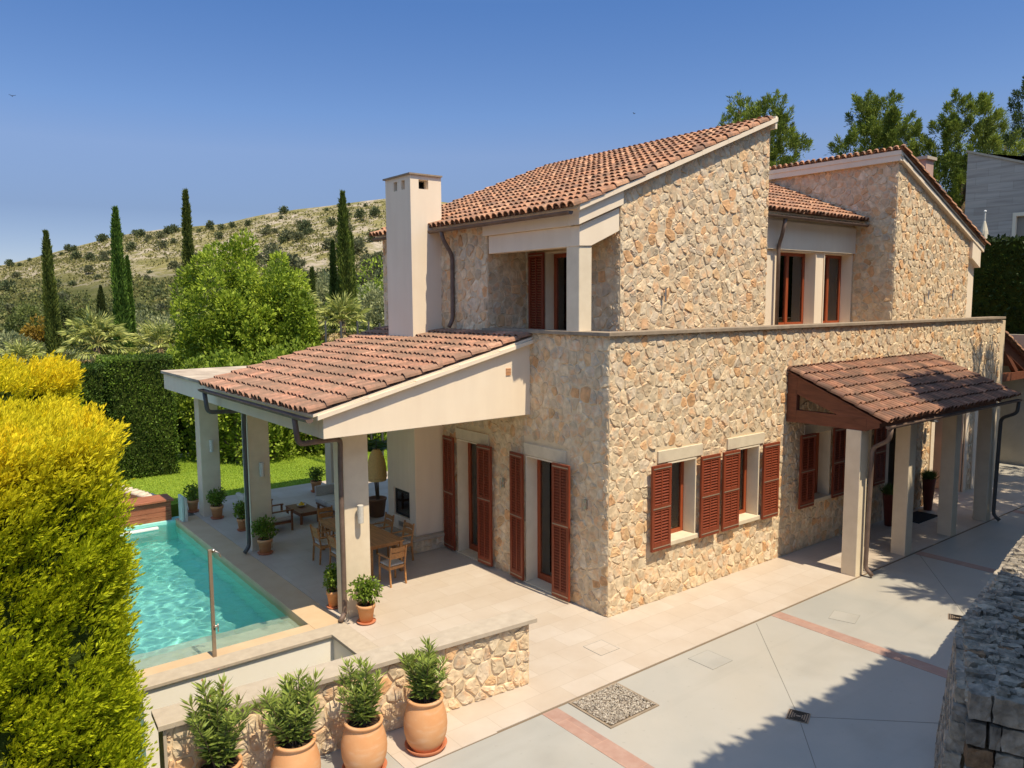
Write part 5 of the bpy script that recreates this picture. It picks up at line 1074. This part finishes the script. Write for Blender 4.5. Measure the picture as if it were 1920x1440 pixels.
for k in range(1250):
    px = random.uniform(-120,800); r = 82+150*random.random()**1.3; x,y,z = terr(px, r); s = random.uniform(1.3,2.6); m = 46; e = rng.normal(size=(m,3)); e /= np.linalg.norm(e,axis=1,keepdims=True); e[:,2] = abs(e[:,2]); C.append(np.array([x,y,z-.3])+e*s*(.7+.4*rng.random((m,1)))*np.array([1,1,.9])); Dd.append(e+rng.normal(size=(m,3))*.5); g_ = random.random(); cc.append(cols(m, (.07,.085,.03), (.18+.09*g_,.21+.07*g_,.07)))
C=np.concatenate(C); tag(leaf_obj('distant_wood', C, np.concatenate(Dd), rng.uniform(.5,.9,len(C)), .45, np.concatenate(cc), LEAF), 'far belt of olive and pine woodland at the foot of the hill', 'wood', kind='stuff')
# pines on the right
def pine(lab, px, py, dep, rx, rz_, n, ca, cb, seed_sz=.2, z0=-1.75, loc=None, grp='pines behind the villa'):
    o = thing('pine_tree', lab, 'pine tree', (0,0,0), 0, grp); zc_ = (zpix(py, dep) if loc is None else loc[2])-z0
    trunk(o, zc_*1.05, .2, limbs=6, spread=rx*.5); c = (0,0,zc_); nb = 150; P=[];D=[];T=[]
    for k in range(nb):
        d = rng.normal(size=3); d /= np.linalg.norm(d); d *= rng.random()**.35; tap = 1-.35*max(0,d[2]); b0 = np.array(c)+d*np.array([rx*tap,rx*tap,rz_])*.88; ax = np.array([d[0]*.6,d[1]*.6,1.]); ax /= np.linalg.norm(ax); m = n//nb; L_ = rx*rng.uniform(.16,.36); t = rng.random(m); e = rng.normal(size=(m,3)); P.append(b0+ax*(t*L_)[:,None]+e*rx*.05*(1.1-t)[:,None]); D.append(ax*.9+e*.5); T.append(np.clip(rng.random()*.6+.4*t+rng.normal(size=m)*.12,0,1))
    P=np.concatenate(P);D=np.concatenate(D);T=np.concatenate(T); leaf_obj('crown', P, D, seed_sz*rng.uniform(.6,1.2,len(P)), seed_sz*.2, cols(len(P), ca, cb, T), NEEDLE, o)
    if loc is None: put(o, px, dep, z0)
    else: o.location = (loc[0],loc[1],z0)
    return o
ca, cb = (.07,.10,.016), (.30,.37,.06)
pine('pine showing above the main roof ridge', 1430,300,36,2.0,2.5,24000,ca,cb)
pine('thin pine top left of the recessed wing', 1378,250,38,1.0,1.6,3500,ca,cb)
pine('pine behind the middle of the recessed wing roof', 1632,290,38,2.15,3.0,32000,ca,cb)
pine('broadest pine, behind the sloping right roof', 1795,330,36,2.4,3.7,42000,ca,cb)
pine('low pine behind the small pink chimney', 1745,400,38,1.9,3.0,12000,ca,cb)
pine('light pine above the grey neighbouring house', 1868,300,58,2.6,3.4,9000,ca,cb)
pine('dark pine cut by the right edge of the photo', 1925,250,44,1.9,3.2,14000,(.02,.035,.008),(.08,.12,.025))
# trees outside the frame on the right, whose shade falls on the drive and porch
pine('shade tree beside the drive, south of the porch', 0,0,0,2.8,2.2,12000,ca,cb,.5,1.1,(9.7,-5.95,8.1),'shade trees beyond the dry stone wall')
pine('shade tree nearest the drive, behind the low hedge stretch', 0,0,0,2.3,1.9,9000,ca,cb,.5,1.1,(7.1,-7.3,7.6),'shade trees beyond the dry stone wall')
pine('shade tree by the carport, farther along the drive', 0,0,0,3.6,2.6,10000,ca,cb,.5,1.1,(15,-6.0,8.2),'shade trees beyond the dry stone wall')
box_hedge('clipped_hedge', 'tall clipped hedge beyond the wall shading the drive', -3.4,2.75,-11,-7.45,1.1,7.9, 26000, (.035,.07,.012), (.10,.17,.02), .16, faces='bt', grp=GC)
box_hedge('clipped_hedge', 'lower stretch of clipped hedge behind the dry stone wall', 2.8,13,-9,-7.4,1.1,6.3, 15000, (.035,.07,.012), (.10,.17,.02), .16, faces='bt', grp=GC)
# =================================================================== NEIGHBOUR HOUSE, UMBRELLA, BIRDS
o = thing('neighbour_house', 'grey stone-clad modern house behind the hedge at the right edge', 'house', (0,0,0)); A = at(1815,285,31)
y1 = A[1]; xx = A[0]
b = MB(); Wz0, Wz1, wy = zpix(470,31), zpix(412,31), y1-1.75
b.prism([(y1,-1.7),(y1,A[2]),(y1-11,A[2]-3.9),(y1-11,Wz1),(wy,Wz1),(wy,-1.7)], xx, xx+.4, 'x'); b.box(xx+.4,xx+8,y1-11,y1,-1.7,A[2]-4.2); b.build('wall', GREYST, o); b = MB(); b.prism([(y1+.05,A[2]),(y1+.05,A[2]+.08),(y1-11.1,A[2]-3.85),(y1-11.1,A[2]-3.95)], xx-.05, xx+8, 'x'); b.build('roof_edge', COPE, o)
b = MB(); b.box(xx-.02,xx+.3,wy-.12,wy-.001,-1.7,Wz1); b.box(xx-.02,xx+.3,y1-11,wy-.12,Wz1-.14,Wz1-.002); b.build('window_surround', STUCCO, o)
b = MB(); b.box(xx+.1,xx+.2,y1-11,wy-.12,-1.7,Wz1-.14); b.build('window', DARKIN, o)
o = thing('sun_umbrella', 'closed cream sun umbrella behind the right roof edge', 'umbrella', (0,0,0)); p = at(1844,455,27); b = MB(); b.tube([(0,0,-2.2),(0,0,1.02)], .03, 8); b.build('pole', LAMPG, o); b = MB(); b.lathe([(.2,-.35),(.17,0),(.12,.4),(.04,.72),(.01,.76)], 10); b.build('canopy', CANVAS, o); b = MB(); b.ball((0,0,1.07), .05, 8); b.build('finial', CERAM, o); o.location = p
def bird(p, lab, s):
    b = MB(); b.ball((0,0,0), .09*s, 8, sc=(.8,2.2,.8)); b.add([(0,.08*s,.02),(.45*s,-.02,.16*s),(.4*s,-.14*s,.15*s),(0,-.1*s,.02),(0,.08*s,.0),(.45*s,-.02,.14*s),(.4*s,-.14*s,.13*s),(0,-.1*s,.0)], [(0,1,2,3),(7,6,5,4),(0,4,5,1),(1,5,6,2)])
    b.add([(0,.08*s,.02),(-.45*s,-.02,.16*s),(-.4*s,-.14*s,.15*s),(0,-.1*s,.02),(0,.08*s,.0),(-.45*s,-.02,.14*s),(-.4*s,-.14*s,.13*s),(0,-.1*s,.0)], [(3,2,1,0),(4,5,6,7),(1,5,4,0),(2,6,5,1)]); b.add([(-.03*s,-.15*s,0),(.03*s,-.15*s,0),(.05*s,-.3*s,0),(-.05*s,-.3*s,0)], [(0,1,2,3)])
    o = b.build('bird', mat('bird_plumage', (.12,.1,.1), .8), smooth=False); o.location = p; tag(o, lab, 'bird')
bird(at(23,180,60), 'small dark bird in the sky at the upper left', .55); bird(at(1189,213,60), 'tiny bird in the sky left of the main roof ridge', .4)
